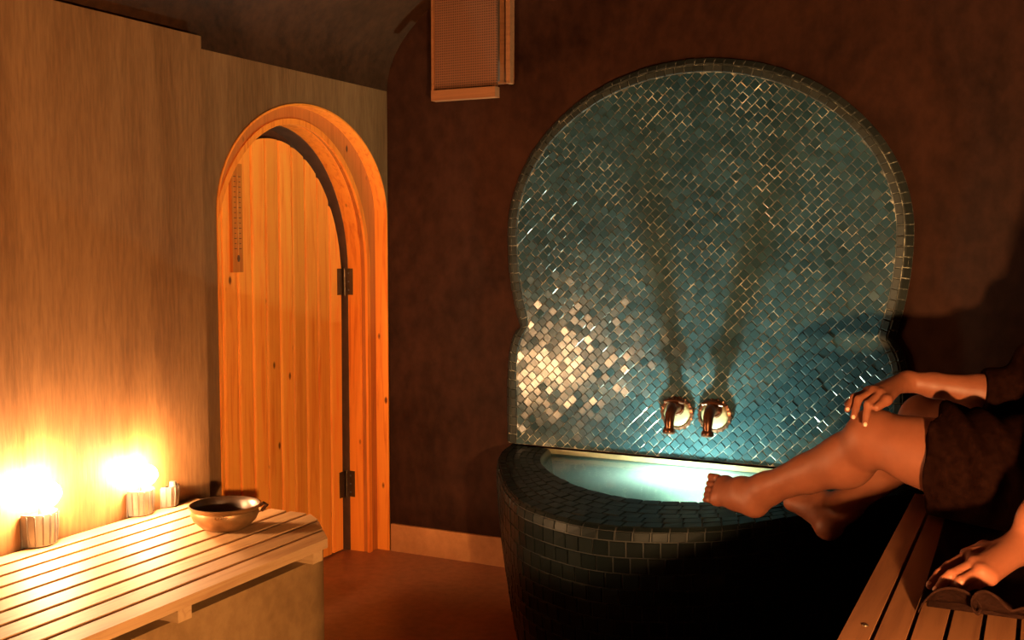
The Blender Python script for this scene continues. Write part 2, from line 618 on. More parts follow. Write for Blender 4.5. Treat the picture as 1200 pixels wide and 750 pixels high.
# door leaf: vertical boards cut to the arch
LY0, LY1, LS, LR = -0.985, -0.096, 1.14, 0.553
nb = 11
bw = (LY1 - LY0) / nb


def leaf_top(y):
    c, a = (LY0 + LY1) / 2, (LY1 - LY0) / 2
    u = max(-1.0, min(1.0, (y - c) / a))
    return LS + LR * math.sqrt(max(0.0, 1 - u * u))


for i in range(nb):
    y0, y1 = LY0 + i * bw + .0022, LY0 + (i + 1) * bw - .0022
    bm = bmesh.new()
    outl = [(y0, 0.008)] + [(y0 + (y1 - y0) * k / 6, leaf_top(y0 + (y1 - y0) * k / 6)) for k in range(7)] + [(y1, 0.008)]
    f0 = [bm.verts.new((-0.168, y, z)) for y, z in outl]
    f1 = [bm.verts.new((-0.200, y, z)) for y, z in outl]
    bm.faces.new(f0)
    bm.faces.new(list(reversed(f1)))
    for k in range(len(outl)):
        j = (k + 1) % len(outl)
        bm.faces.new((f0[k], f1[k], f1[j], f0[j]))
    es = [e for e in bm.edges if abs(e.verts[0].co.x + .168) < 1e-6 and abs(e.verts[1].co.x + .168) < 1e-6
          and abs(e.verts[0].co.y - e.verts[1].co.y) < 1e-6 and abs(e.verts[0].co.z - e.verts[1].co.z) > .1]
    bmesh.ops.bevel(bm, geom=es, offset=0.009, segments=2, profile=0.5, affect='EDGES')
    under(bm_obj('board', bm, M['pine_door']), door)

# hinges on the far jamb
for zc in (1.14, 0.285):
    hg = box('hinge', (-0.1685, -0.098, zc - .055), (-0.1655, -0.128, zc + .055), M['iron'])
    under(hg, door)
    p2 = box('hinge_plate', (-0.160, -0.0785, zc - .055), (-0.125, -0.0755, zc + .055), M['iron'])
    p2.parent = hg
    kn = tube('knuckle', [(-0.158, -0.089, zc - .058 + .0145 * k) for k in range(9)], [.0065, .0065, .0055, .0065, .0065, .0055, .0065, .0065, .0065], M['iron'], None, 10)
    kn.parent = hg
    for dz in (-.035, 0, .035):
        s = tube('screw', [(-0.145, -0.0785, zc + dz), (-0.145, -0.0815, zc + dz)], [.004, .003], M['steel'], None, 8)
        s.parent = hg

# thermometer on the door
TY, TZ0, TZ1, TX = -0.757, 1.195, 1.585, -0.168
th = thing('sauna_thermometer', 'long wooden thermometer plaque hanging on the arched door', 'thermometer', (TX, TY, TZ0))
under(box('plaque', (TX, TY - .028, TZ0), (TX + .014, TY + .028, TZ1), M['plaque'], None, .003), th)
under(tube('glass_tube', [(TX + .016, TY, TZ0 + .06), (TX + .016, TY, TZ1 - .04)], [.003, .003], M['tube'], None, 8), th)
under(tube('bulb_tip', [(TX + .016, TY, TZ0 + .038), (TX + .016, TY, TZ0 + .05), (TX + .016, TY, TZ0 + .062)], [.003, .006, .003], M['ticks'], None, 8), th)
bmt = bmesh.new()
for k in range(15):
    z = TZ0 + .085 + k * .0185
    for s in (-1, 1):
        wd = .013 if k % 2 == 0 else .008
        y = TY + s * .013
        add_box(bmt, (TX + .0138, y - wd / 2, z - .0014), (TX + .0150, y + wd / 2, z + .0014))
sc_o = bm_obj('scale_marks', bmt, M['ticks'])
sc_o['kind'] = 'stuff'
under(sc_o, th)
under(tube('hook', [(TX + .002, TY, TZ1 + .012), (TX + .010, TY, TZ1 + .012), (TX + .012, TY, TZ1 - .004)], [.003, .003, .003], M['iron'], None, 8), th)

# ------------------------------------------------------------------ left bench
BZ = 0.49
BX0, BX1 = 0.062, 0.722
BY_END, BY_NEAR = -1.235, -3.55
pb = bmesh.new()
cx, cy, rr = 0.690, BY_END - 0.05, 0.20
outl = [(NEAR_X, BY_NEAR), (cx, BY_NEAR)]
for k in range(9):
    t = math.pi / 2 * k / 8
    outl.append((cx - rr + rr * math.cos(t), cy - rr + rr * math.sin(t)))
outl.append((NEAR_X, cy))
outl = [(max(x, NEAR_X + .002), y) for x, y in outl]
v0 = [pb.verts.new((x, y, 0)) for x, y in outl]
v1 = [pb.verts.new((x, y, 0.432)) for x, y in outl]
pb.faces.new(v1)
pb.faces.new(list(reversed(v0)))
for k in range(len(outl)):
    j = (k + 1) % len(outl)
    pb.faces.new((v0[k], v0[j], v1[j], v1[k]))
tag(bm_obj('plaster_bench', pb, M['bench_plaster'], None, True, 0.012, 2, 0.9), 'ochre plastered bench block along the tan wall under the slatted top', 'bench')

mat_l = thing('slatted_duckboard', 'pale pine duckboard of slats with lamps and a copper bowl on it', 'duckboard', (0.39, -1.9, 0.432))
pitch = (BX1 - BX0 + .010) / 9


def slat_end(x):
    return BY_END if x < 0.545 else BY_END - 0.02 - (x - 0.545) / (0.735 - 0.545) * 0.20


for i in range(9):
    x0, x1 = BX0 + i * pitch, BX0 + i * pitch + pitch - .0155
    bm = bmesh.new()
    add_box(bm, (x0, BY_NEAR, BZ - .026), (x1, BY_END, BZ))
    for v in bm.verts:
        if v.co.y > -2:
            v.co.y = slat_end(v.co.x)
    under(bm_obj('slat', bm, M['slat'], None, False, 0.0025, 1), mat_l)
for y in (-1.475, -1.985, -2.50, -3.0, -3.45):
    under(box('batten', (BX0, y - .022, 0.4325), (BX1 - .010, y + .022, BZ - .0262), M['batten'], None, .002), mat_l)

# copper bowl
bc = hit(264, 619, 2, BZ)
bowl = thing('copper_bowl', 'round worn copper bowl with dark inside on the pale slatted seat', 'bowl', (bc[0], bc[1], BZ))
bowl.scale = (.9, .9, .9)
prof_out = [(0.0, 0.002), (0.055, 0.0), (0.075, 0.010), (0.097, 0.030), (0.106, 0.050), (0.103, 0.063), (0.112, 0.074), (0.113, 0.078), (0.108, 0.079)]
prof_in = [(0.108, 0.079), (0.098, 0.068), (0.098, 0.05), (0.088, 0.030), (0.065, 0.013), (0.0, 0.010)]
lathe('bowl_wall', prof_out, 56, M['brass'], bowl)
lathe('bowl_lining', prof_in, 56, M['bowl_inside'], bowl)
tube('lug', [(0.094, 0.042, 0.070), (0.112, 0.052, 0.082), (0.122, 0.056, 0.078), (0.108, 0.046, 0.058)], [.005, .006, .006, .005], M['bronze'], bowl, 10)
for k in range(5):
    a = -1.15 + k * 0.085
    tube('rivet', [(0.1045 * math.cos(a), 0.1045 * math.sin(a), .056), (0.1085 * math.cos(a), 0.1085 * math.sin(a), .056)], [.0035, .002], M['brass'], bowl, 8)


# uplights standing against the wall
def uplight(loc, label, bulb=True, s=1.0, group=None, mat=None, turn=0.0):
    t = thing('uplight', label, 'lamp', loc, group)
    t.scale = (s, s, s)
    t.rotation_euler = (0, 0, turn)
    n = 22
    prof = [(0.042, 0.0), (0.047, 0.004), (0.050, 0.040), (0.052, 0.090), (0.050, 0.091), (0.047, 0.040), (0.044, 0.008), (0.0, 0.008)]
    lathe('housing', prof, n, mat or M['steel'], t, (-math.pi / 2, math.pi / 2))
    bm = bmesh.new()
    add_box(bm, (-0.004, -.052, 0.0), (0.0, .052, 0.084))
    bm_obj('back_plate', bm, M['steel_dark'], t)
    for k in range(7):
        a = -1.2 + 0.4 * k
        tube('rib', [(0.0478 * math.cos(a), 0.0478 * math.sin(a), .006), (0.0525 * math.cos(a), 0.0525 * math.sin(a), .044), (0.0538 * math.cos(a), 0.0538 * math.sin(a), .086)], [.0022, .0022, .0022], M['steel_dark'], t, 6)
    lathe('socket', [(0.0, 0.008), (0.016, 0.008), (0.016, 0.094), (0.014, 0.108), (0.0, 0.108)], 14, M['steel_dark'], t, loc=(0.030, 0, 0))
    if bulb:
        me = bpy.data.meshes.new('bulb')
        bm = bmesh.new()
        bmesh.ops.create_uvsphere(bm, u_segments=20, v_segments=14, radius=0.036)
        for v in bm.verts:
            if v.co.z < 0:
                v.co.x *= 1 + v.co.z * 9
                v.co.y *= 1 + v.co.z * 9
        bm.to_mesh(me)
        bm.free()
        me.polygons.foreach_set('use_smooth', [True] * len(me.polygons))
        o = link('bulb', me, M['bulb'], t)
        o.location = (0.042, 0, 0.140)
    return t


L1, L2 = hit(57, 640, 2, BZ), hit(173, 604, 2, BZ)
XW = NEAR_X + .005
uplight((XW, L1[1], BZ), 'brightly lit half round uplight against the tan wall, farther from the copper bowl', True, 1.0, 'uplights along the tan wall')
uplight((XW, L2[1], BZ), 'brightly lit half round uplight against the tan wall, nearer the copper bowl', True, 0.86, 'uplights along the tan wall')
L3 = hit(198, 592, 2, BZ)
uplight((XW, L3[1] - .01, BZ), 'small dark unlit uplight against the tan wall next to the door bay', False, 0.72, 'uplights along the tan wall', M['steel_dark'], 0.35)

# ------------------------------------------------------------------ tiled panel above the basin
PX0, PX1 = 0.565, 2.075
PCX = 1.318
PBOT, PINCH, PCZ = 0.513, 0.968, 1.33
# outline: horseshoe on two short shoulders (going round from the lower left)
PRX, PRZ, PRZ_LOW = 0.752, 0.628, 0.95


def panel_outline(inset=0.0):
    pts = []
    n = 96
    a_p = math.asin((PINCH - PCZ) / PRZ_LOW)
    xs = PRX * math.cos(a_p)
    lobe = [(PCX - PRX + inset, PBOT)]
    z_l = 0.70
    for k in range(13):
        t = k / 12
        z = z_l + (PINCH - z_l) * t
        x = PCX - PRX + (PRX - xs) * (1 - math.sqrt(max(0.0, 1 - t ** 2.6)))
        lobe.append((x + inset * (1 - .25 * t), z - inset * 0.45 * t))
    pts += lobe[:-1]
    a0 = math.pi - a_p
    for k in range(n + 1):
        a = a0 + (a_p - a0) * k / n
        rz = PRZ if math.sin(a) > 0 else PRZ_LOW
        pts.append((PCX + (PRX - inset) * math.cos(a), PCZ + (rz - inset) * math.sin(a)))
    pts += [(2 * PCX - x, z) for x, z in reversed(lobe[:-1])]
    return pts


def inside(poly, x, z):
    c = False
    j = len(poly) - 1
    for i in range(len(poly)):
        xi, zi = poly[i]
        xj, zj = poly[j]
        if (zi > z) != (zj > z) and x < (xj - xi) * (z - zi) / (zj - zi) + xi:
            c = not c
        j = i
    return c


def nearest(poly, x, z):
    best = None
    for i in range(len(poly) - 1):
        ax, az = poly[i]
        bx, bz = poly[i + 1]
        dx, dz = bx - ax, bz - az
        L = dx * dx + dz * dz
        if L < 1e-12:
            continue
        t = max(0, min(1, ((x - ax) * dx + (z - az) * dz) / L))
        qx, qz = ax + t * dx, az + t * dz
        d = (x - qx) ** 2 + (z - qz) ** 2
        if best is None or d < best[0]:
            # outline runs clockwise (left, over the top, right): interior is on its right
            l = math.sqrt(L)
            best = (d, qx, qz, dz / l, -dx / l)
    return best


panel = thing('tile_panel', 'horseshoe shaped panel of small teal zellige tiles above the basin', 'tile panel', (PCX, 0, PBOT))
PFACE = -0.040                      # front of the backing
OUTL = panel_outline(0.0)
INL = panel_outline(0.052)
# backing with a rounded border
bm = bmesh.new()
rings = []
for inset, y in ((0.0, -0.002), (0.0, -0.012), (0.010, -0.028), (0.026, -0.037), (0.052, PFACE)):
    rings.append([bm.verts.new((x, y, z)) for x, z in panel_outline(inset)])
for r0, r1 in zip(rings[:-1], rings[1:]):
    for k in range(len(r0) - 1):
        bm.faces.new((r0[k], r0[k + 1], r1[k + 1], r1[k]))
bm.faces.new(rings[-1])
under(bm_obj('grout_bed', bm, M['grout'], None, True), panel)


def tile_mesh(name, quad, h, bev, tilt=(0, 0)):
    """Tile from a planar outline (u, w): proud by h, edges chamfered by bev; returns verts, faces."""
    cu = sum(p[0] for p in quad) / len(quad)
    cw = sum(p[1] for p in quad) / len(quad)
    n = len(quad)
    lo = [(u, w, 0.0) for u, w in quad]
    mid = [(u, w, h * 0.55 + (u - cu) * tilt[0] + (w - cw) * tilt[1]) for u, w in quad]
    hi = []
    for u, w in quad:
        du, dw = cu - u, cw - w
        l = math.hypot(du, dw) or 1
        k = min(bev * 1.41, l * 0.5)
        uu, ww = u + du / l * k, w + dw / l * k
        hi.append((uu, ww, h + (uu - cu) * tilt[0] + (ww - cw) * tilt[1]))
    vs = lo + mid + hi
    fs = [tuple(range(2 * n, 3 * n))]
    for k in range(n):
        j = (k + 1) % n
        fs.append((k, j, n + j, n + k))
        fs.append((n + k, n + j, 2 * n + j, 2 * n + k))
    return vs, fs


def clip(poly, qx, qz, nx, nz):
    """Keep the part of a polygon where (p - q).n >= 0."""
    out = []
    for i in range(len(poly)):
        a, b = poly[i], poly[(i + 1) % len(poly)]
        da = (a[0] - qx) * nx + (a[1] - qz) * nz
        db = (b[0] - qx) * nx + (b[1] - qz) * nz
        if da >= 0:
            out.append(a)
        if (da >= 0) != (db >= 0):
            t = da / (da - db)
            out.append((a[0] + (b[0] - a[0]) * t, a[1] + (b[1] - a[1]) * t))
    return out


TP = 0.0298                         # tile pitch
TG = 0.0023                         # joint
c45 = math.sqrt(0.5)
whole, cut = [], []
for r in range(-60, 61):
    offr = (0.5 if r % 2 else 0.0) + rnd.uniform(-.12, .12)
    for q in range(-60, 61):
        uc, wc = (q + offr) * TP, r * TP
        x = PCX + (uc - wc) * c45
        z = 1.25 + (uc + wc) * c45
        if not (PX0 - .05 < x < PX1 + .05 and PBOT - .02 < z < 1.99):
            continue
        s = TP / 2 - TG / 2
        j = [rnd.uniform(-.0010, .0010) for _ in range(8)]
        quad = []
        for k, (du, dw) in enumerate(((-s, -s), (s, -s), (s, s), (-s, s))):
            du += j[2 * k]
            dw += j[2 * k + 1]
            quad.append((x + (du - dw) * c45, z + (du + dw) * c45))
        ins = inside(INL, x, z)
        d, qx, qz, nx, nz = nearest(INL, x, z)
        if z < PBOT + TP * .72:
            if z > PBOT - TP * .6 and inside(INL, x, PBOT + .03):
                c = clip(quad, x, PBOT + .001, 0, 1)
                if len(c) > 2 and max(p[1] for p in c) - PBOT > .008:
                    cut.append((x, z, c))
            continue
        if ins and d > (TP * 0.75) ** 2:
            whole.append((x, z, quad))
        elif d < (TP * 0.75) ** 2:
            c = clip(quad, qx + nx * .001, qz + nz * .001, nx, nz)
            area = 0.5 * abs(sum(c[k][0] * c[(k + 1) % len(c)][1] - c[(k + 1) % len(c)][0] * c[k][1] for k in range(len(c)))) if len(c) > 2 else 0
            if area > 1.2e-4:
                cut.append((x, z, c))


def proj(p):
    v = np.array(p, float) - CAM
    zc = v @ FWD
    return 600 + FPX * (v @ RGT) / zc, 375 - FPX * (v @ UPV) / zc, zc


def covered(px, py):
    return px > 985 and py > 425 + max(0, (1035 - px)) * 1.2 or px > 1190


order = sorted(range(len(whole)), key=lambda k: (covered(*proj((whole[k][0], -.05, whole[k][1]))[:2]), proj((whole[k][0], -.05, whole[k][1]))[2]))
single = set(order[:300])
protos = []
for k in range(10):
    s = TP / 2 - TG / 2
    j = [rnd.uniform(-.0010, .0010) for _ in range(8)]
    quad = [(((-s + j[0]) - (-s + j[1])) * c45, ((-s + j[0]) + (-s + j[1])) * c45),
            (((s + j[2]) - (-s + j[3])) * c45, ((s + j[2]) + (-s + j[3])) * c45),
            (((s + j[4]) - (s + j[5])) * c45, ((s + j[4]) + (s + j[5])) * c45),
            (((-s + j[6]) - (s + j[7])) * c45, ((-s + j[6]) + (s + j[7])) * c45)]
    vs, fs = tile_mesh('tile', quad, rnd.uniform(.0014, .0034), rnd.uniform(.0006, .0022))
    me = mesh_of('tile', [(u, -h, w) for u, w, h in vs], fs)
    me.materials.append(M['tile'])
    protos.append(me)


def joined(name, pieces, mat, parent, kind='stuff'):
    """Many small pieces as one part, each with a shade of its own."""
    verts, faces, shade = [], [], []
    for vs, fs in pieces:
        o = len(verts)
        verts += vs
        s = rnd.random()
        for f in fs:
            faces.append(tuple(i + o for i in f))
            shade.append(s)
    me = bpy.data.meshes.new(name)
    me.from_pydata([tuple(map(float, v)) for v in verts], [], faces)
    at = me.attributes.new('shade', 'FLOAT', 'FACE')
    at.data.foreach_set('value', shade)
    ob = link(name, me, mat)
    under(ob, parent)
    if kind:
        ob['kind'] = kind
    return ob


TILT = 0.030
rest = []
for k, (x, z, quad) in enumerate(whole):
    tx, tz = rnd.gauss(0, TILT), rnd.gauss(0, TILT)
    if k in single:
        o = bpy.data.objects.new('tile', protos[rnd.randrange(10)])
        COL.objects.link(o)
        o.location = (x, PFACE, z)
        o.rotation_euler = (tz, 0, tx)
        under(o, panel)
    else:
        vs, fs = tile_mesh('t', quad, rnd.uniform(.0014, .0034), rnd.uniform(.0006, .0022), (tx, tz))
        rest.append(([(u, PFACE - h, w) for u, w, h in vs], [tuple(reversed(f)) for f in fs]))
for x, z, c in cut:
    vs, fs = tile_mesh('t', c, rnd.uniform(.0012, .0028), .001, (rnd.gauss(0, TILT), rnd.gauss(0, TILT)))
    a = sum(c[k][0] * c[(k + 1) % len(c)][1] - c[(k + 1) % len(c)][0] * c[k][1] for k in range(len(c)))
    rest.append(([(u, PFACE - h, w) for u, w, h in vs], [tuple(reversed(f)) if a > 0 else f for f in fs]))
tiles_rest = joined('small_tiles', rest, M['tile'], panel)


# border course: one row of squarish tiles bent round the edge
def resample(poly, step):
    out = [poly[0]]
    acc = 0.0
    for a, b in zip(poly[:-1], poly[1:]):
        L = math.hypot(b[0] - a[0], b[1] - a[1])
        while acc + L >= step:
            t = (step - acc) / L
            a = (a[0] + (b[0] - a[0]) * t, a[1] + (b[1] - a[1]) * t)
            out.append(a)
            L = math.hypot(b[0] - a[0], b[1] - a[1])
            acc = 0.0
        acc += L
    return out


def outline_pair(i0, i1):
    return panel_outline(i0), panel_outline(i1)


def cumlen(poly):
    s = [0.0]
    for a, b in zip(poly[:-1], poly[1:]):
        s.append(s[-1] + math.hypot(b[0] - a[0], b[1] - a[1]))
    return s


def at_param(poly, cum, t):
    """Point at fraction t of the vertex-wise length of the first outline."""
    L = t * cum[-1]
    k = min(len(cum) - 2, max(0, next((i for i in range(len(cum) - 1) if cum[i + 1] >= L), len(cum) - 2)))
    f = (L - cum[k]) / max(1e-9, cum[k + 1] - cum[k])
    return k, f


for (ia, ya, ib, yb) in ((0.0015, -0.0135, 0.0245, -0.0365), (0.0275, -0.0375, 0.0505, -0.0402)):
    A, B = panel_outline(ia), panel_outline(ib)
    cum = cumlen(A)
    n = int(cum[-1] / 0.036)
    for q in range(n):
        t0, t1 = (q + .035) / n, (q + .965) / n
        pts = []
        for t in (t0, t1):
            k, f = at_param(A, cum, t)
            pa = (A[k][0] + (A[k + 1][0] - A[k][0]) * f, A[k][1] + (A[k + 1][1] - A[k][1]) * f)
            pb_ = (B[k][0] + (B[k + 1][0] - B[k][0]) * f, B[k][1] + (B[k + 1][1] - B[k][1]) * f)
            pts.append((pa, pb_))
        if pts[0][0][1] < PBOT and pts[1][0][1] < PBOT:
            continue
        (a0_, b0_), (a1_, b1_) = pts
        base = [Vector((a0_[0], ya, a0_[1])), Vector((a1_[0], ya, a1_[1])), Vector((b1_[0], yb, b1_[1])), Vector((b0_[0], yb, b0_[1]))]
        nn = (base[1] - base[0]).cross(base[3] - base[0]).normalized()
        if nn.y > 0:
            nn = -nn
        cc = sum(base, Vector()) / 4
        h = .005 + rnd.uniform(-.0008, .0012)
        topv = [b_ + (cc - b_).normalized() * .0025 + nn * h for b_ in base]
        midv = [b_ + nn * h * .5 for b_ in base]
        vs = [b_ - nn * .002 for b_ in base] + midv + topv
        fs = [(8, 9, 10, 11)]
        for k in range(4):
            j = (k + 1) % 4
            fs += [(k, j, 4 + j, 4 + k), (4 + k, 4 + j, 8 + j, 8 + k)]
        under(link('border_tile', mesh_of('border_tile', vs, fs), M['tile_border']), panel)

# ------------------------------------------------------------------ basin
RIM_Z = 0.505
TCX = 1.36


def smooth_path(ctrl, n):
    """Catmull-Rom through control points, n samples."""
    c = [np.array(p, float) for p in ctrl]
    c = [2 * c[0] - c[1]] + c + [2 * c[-1] - c[-2]]
    out = []
    segs = len(c) - 3
    for i in range(n):
        t = i / (n - 1) * segs
        k = min(segs - 1, int(t))
        f = t - k
        p0, p1, p2, p3 = c[k:k + 4]
        out.append(0.5 * ((2 * p1) + (-p0 + p2) * f + (2 * p0 - 5 * p1 + 4 * p2 - p3) * f * f + (-p0 + 3 * p1 - 3 * p2 + p3) * f ** 3))
    return out


half_o = [(-0.785, -0.002), (-0.735, -0.20), (-0.665, -0.36), (-0.57, -0.53), (-0.42, -0.77), (-0.26, -0.94), (0.0, -1.035)]
half_i = [(-0.60, -0.050), (-0.57, -0.18), (-0.52, -0.30), (-0.43, -0.43), (-0.32, -0.545), (-0.18, -0.645), (0.0, -0.70)]


def full(half):
    h = [(x + TCX, y) for x, y in half]
    return h + [(2 * TCX - x, y) for x, y in reversed(h[:-1])]


NP = 121
OUT = smooth_path(full(half_o), NP)
INN = smooth_path(full(half_i), NP)


def tub_pt(i, s):
    """s: 0 inner rim edge .. 1 outer edge (rounded shoulder) .. 2 foot of the side."""
    p = OUT[i]
    q = INN[i]
    if s <= 1:
        xy = q + (p - q) * s * 0.955
        z = RIM_Z - 0.004 * s
    else:
        t = s - 1
        d = (p - q) / np.linalg.norm(p - q)
        # shoulder: quarter round of 35 mm, then down the slightly battered side
        if t < 0.12:
            a = t / 0.12 * math.pi / 2
            e0 = q + (p - q) * 0.955
            gap = np.linalg.norm(p - e0)
            xy = e0 + d * gap * math.sin(a)
            z = RIM_Z - 0.004 - 0.035 * (1 - math.cos(a))
        else:
            f = (t - 0.12) / 0.88
            xy = p - d * 0.05 * f ** 1.5
            z = (RIM_Z - 0.039) * (1 - f)
    return np.array([xy[0], min(-0.002, xy[1]), z])


basin = thing('fountain_basin', 'large rounded fountain basin clad in near black tiles below the teal panel', 'basin', (TCX, -0.5, 0))
svals = [0, .5, 1, 1.03, 1.06, 1.09, 1.12, 1.35, 1.6, 1.8, 2.0]
vv, ff = [], []
for i in range(NP):
    for s in svals:
        vv.append(tub_pt(i, s))
k = len(svals)
for i in range(NP - 1):
    for q in range(k - 1):
        ff.append((i * k + q, (i + 1) * k + q, (i + 1) * k + q + 1, i * k + q + 1))
body = link('basin_body', mesh_of('basin_body', vv, ff, True), M['grout_dark'])
body.data.set_sharp_from_angle(angle=0.9)
under(body, basin)

# inside: pale glazed bowl
vv, ff = [], []
levels = [(1.0, RIM_Z), (0.985, RIM_Z - .012), (0.97, RIM_Z - .10), (0.93, RIM_Z - .24), (0.84, RIM_Z - .34), (0.6, RIM_Z - .365), (0.0, RIM_Z - .37)]
for i in range(NP):
    for f, z in levels:
        c = np.array([TCX, -0.052])
        xy = c + (INN[i] - c) * f
        vv.append((xy[0], xy[1], z))
k = len(levels)
for i in range(NP - 1):
    for q in range(k - 1):
        ff.append((i * k + q, (i + 1) * k + q, (i + 1) * k + q + 1, i * k + q + 1))
b_ = len(vv)
ff.append(tuple([q for q in range(k)] + [(NP - 1) * k + q for q in range(k - 2, -1, -1)]))
lin = link('basin_lining', mesh_of('basin_lining', vv, ff, True), M['basin'])
lin.data.set_sharp_from_angle(angle=0.9)
under(lin, basin)
# bright lip along the tiled wall
under(box('back_lip', (TCX - .62, -0.0535, RIM_Z - .016), (TCX + .62, -0.0485, RIM_Z + .002), M['cream'], None, .001), basin)

# cladding: courses follow the rim and the side
cand = []


def course(s0, s1, length, phase):
    cums = [0.0]
    sm = (s0 + s1) / 2
    ps = [tub_pt(i, sm) for i in range(NP)]
    for a, b2 in zip(ps[:-1], ps[1:]):
        cums.append(cums[-1] + float(np.linalg.norm(b2 - a)))
    n = int(cums[-1] / length)

    def at(t, s):
        L = t * cums[-1]
        k = int(np.searchsorted(cums, L)) - 1
        k = max(0, min(NP - 2, k))
        f = (L - cums[k]) / max(1e-9, cums[k + 1] - cums[k])
        return tub_pt(k, s) * (1 - f) + tub_pt(k + 1, s) * f
    for q in range(-1, n + 1):
        t0 = max(0, min(1, (q + phase + .035) / n))
        t1 = max(0, min(1, (q + phase + .965) / n))
        if t1 - t0 < 0.25 / n:
            continue
        g = .03 * (s1 - s0)
        base = [Vector(at(t0, s0 + g)), Vector(at(t1, s0 + g)), Vector(at(t1, s1 - g)), Vector(at(t0, s1 - g))]
        nn = (base[1] - base[0]).cross(base[3] - base[0])
        if nn.length < 1e-9:
            continue
        nn.normalize()
        ctr = sum(base, Vector()) / 4
        outw = Vector((ctr.x - TCX, ctr.y + 0.3, 0.6 if s1 <= 1.05 else 0.15))
        flip = nn.dot(outw) < 0
        if flip:
            nn = -nn
        h = .0045 + rnd.uniform(-.001, .001)
        tilt = [rnd.uniform(-.0009, .0009) for _ in range(4)]
        top_ = [b2 + (ctr - b2).normalized() * .0028 + nn * (h + tilt[k]) for k, b2 in enumerate(base)]
        mid_ = [b2 + nn * h * .5 for b2 in base]
        vs = [b2 - nn * .003 for b2 in base] + mid_ + top_
        fs = [(8, 9, 10, 11)]
        for k in range(4):
            j = (k + 1) % 4
            fs += [(k, j, 4 + j, 4 + k), (4 + k, 4 + j, 8 + j, 8 + k)]
        if flip:
            fs = [tuple(reversed(f)) for f in fs]
        cand.append((ctr, nn, vs, fs))


NR = 6
for c in range(NR):
    course(0.005 + c / NR * .995, 0.005 + (c + 1) / NR * .995, 0.056, rnd.random())
course(1.002, 1.055, 0.05, rnd.random())
course(1.055, 1.12, 0.05, rnd.random())
ns = 10
for c in range(ns):
    course(1.12 + c / ns * .88, 1.12 + (c + 1) / ns * .88, 0.048, rnd.random())


def shown(item):
    ctr, nn, vs, fs = item
    px, py, dep = proj(ctr)
    v = Vector(CAM) - ctr
    facing = nn.dot(v.normalized())
    if facing < .03 or not (560 < px < 1000 and py < 750):
        return -1
    return facing / dep ** 2


cand.sort(key=shown, reverse=True)
rest = []
for k, (ctr, nn, vs, fs) in enumerate(cand):
    if k < 300 and shown(cand[k]) > 0:
        me = bpy.data.meshes.new('tile')
        me.from_pydata([tuple(v) for v in vs], [], fs)
        under(link('tile', me, M['tile_tub']), basin)
    else:
        rest.append(([tuple(v) for v in vs], fs))
joined('cladding_tiles', rest, M['tile_tub'], basin)

# water
wz = RIM_Z - 0.022
wv = [(TCX, -0.3, wz)] + [tuple(np.append(np.array([TCX, -0.052]) + (INN[i] - np.array([TCX, -0.052])) * 0.985, wz)) for i in range(NP)]
wf = [(0, i, i + 1) for i in range(1, NP)] + [(0, NP, 1)]
wat = link('basin_water', mesh_of('basin_water', wv, wf), M['water'])
tag(wat, 'pale glowing green water filling the dark tiled basin', 'water', kind='stuff')

# lamp under the water below the spouts
ul = thing('underwater_lamp', 'small round underwater lamp glowing below the two spouts', 'lamp', (1.325, -0.205, RIM_Z - .365))
lathe('hooded_base', [(0.0, 0.0), (0.055, 0.0), (0.055, 0.012), (0.046, 0.022), (0.046, 0.125), (0.043, 0.126), (0.041, 0.03), (0.0, 0.028)], 28, M['steel'], ul)  # tall collar added round the lens to keep light off door and water
me = bpy.data.meshes.new('lens')
bm = bmesh.new()
bmesh.ops.create_uvsphere(bm, u_segments=20, v_segments=10, radius=0.026)
bm.to_mesh(me)
bm.free()
o = link('lens', me, M['bulb_water'], ul)
o.location = (0, 0, 0.082)


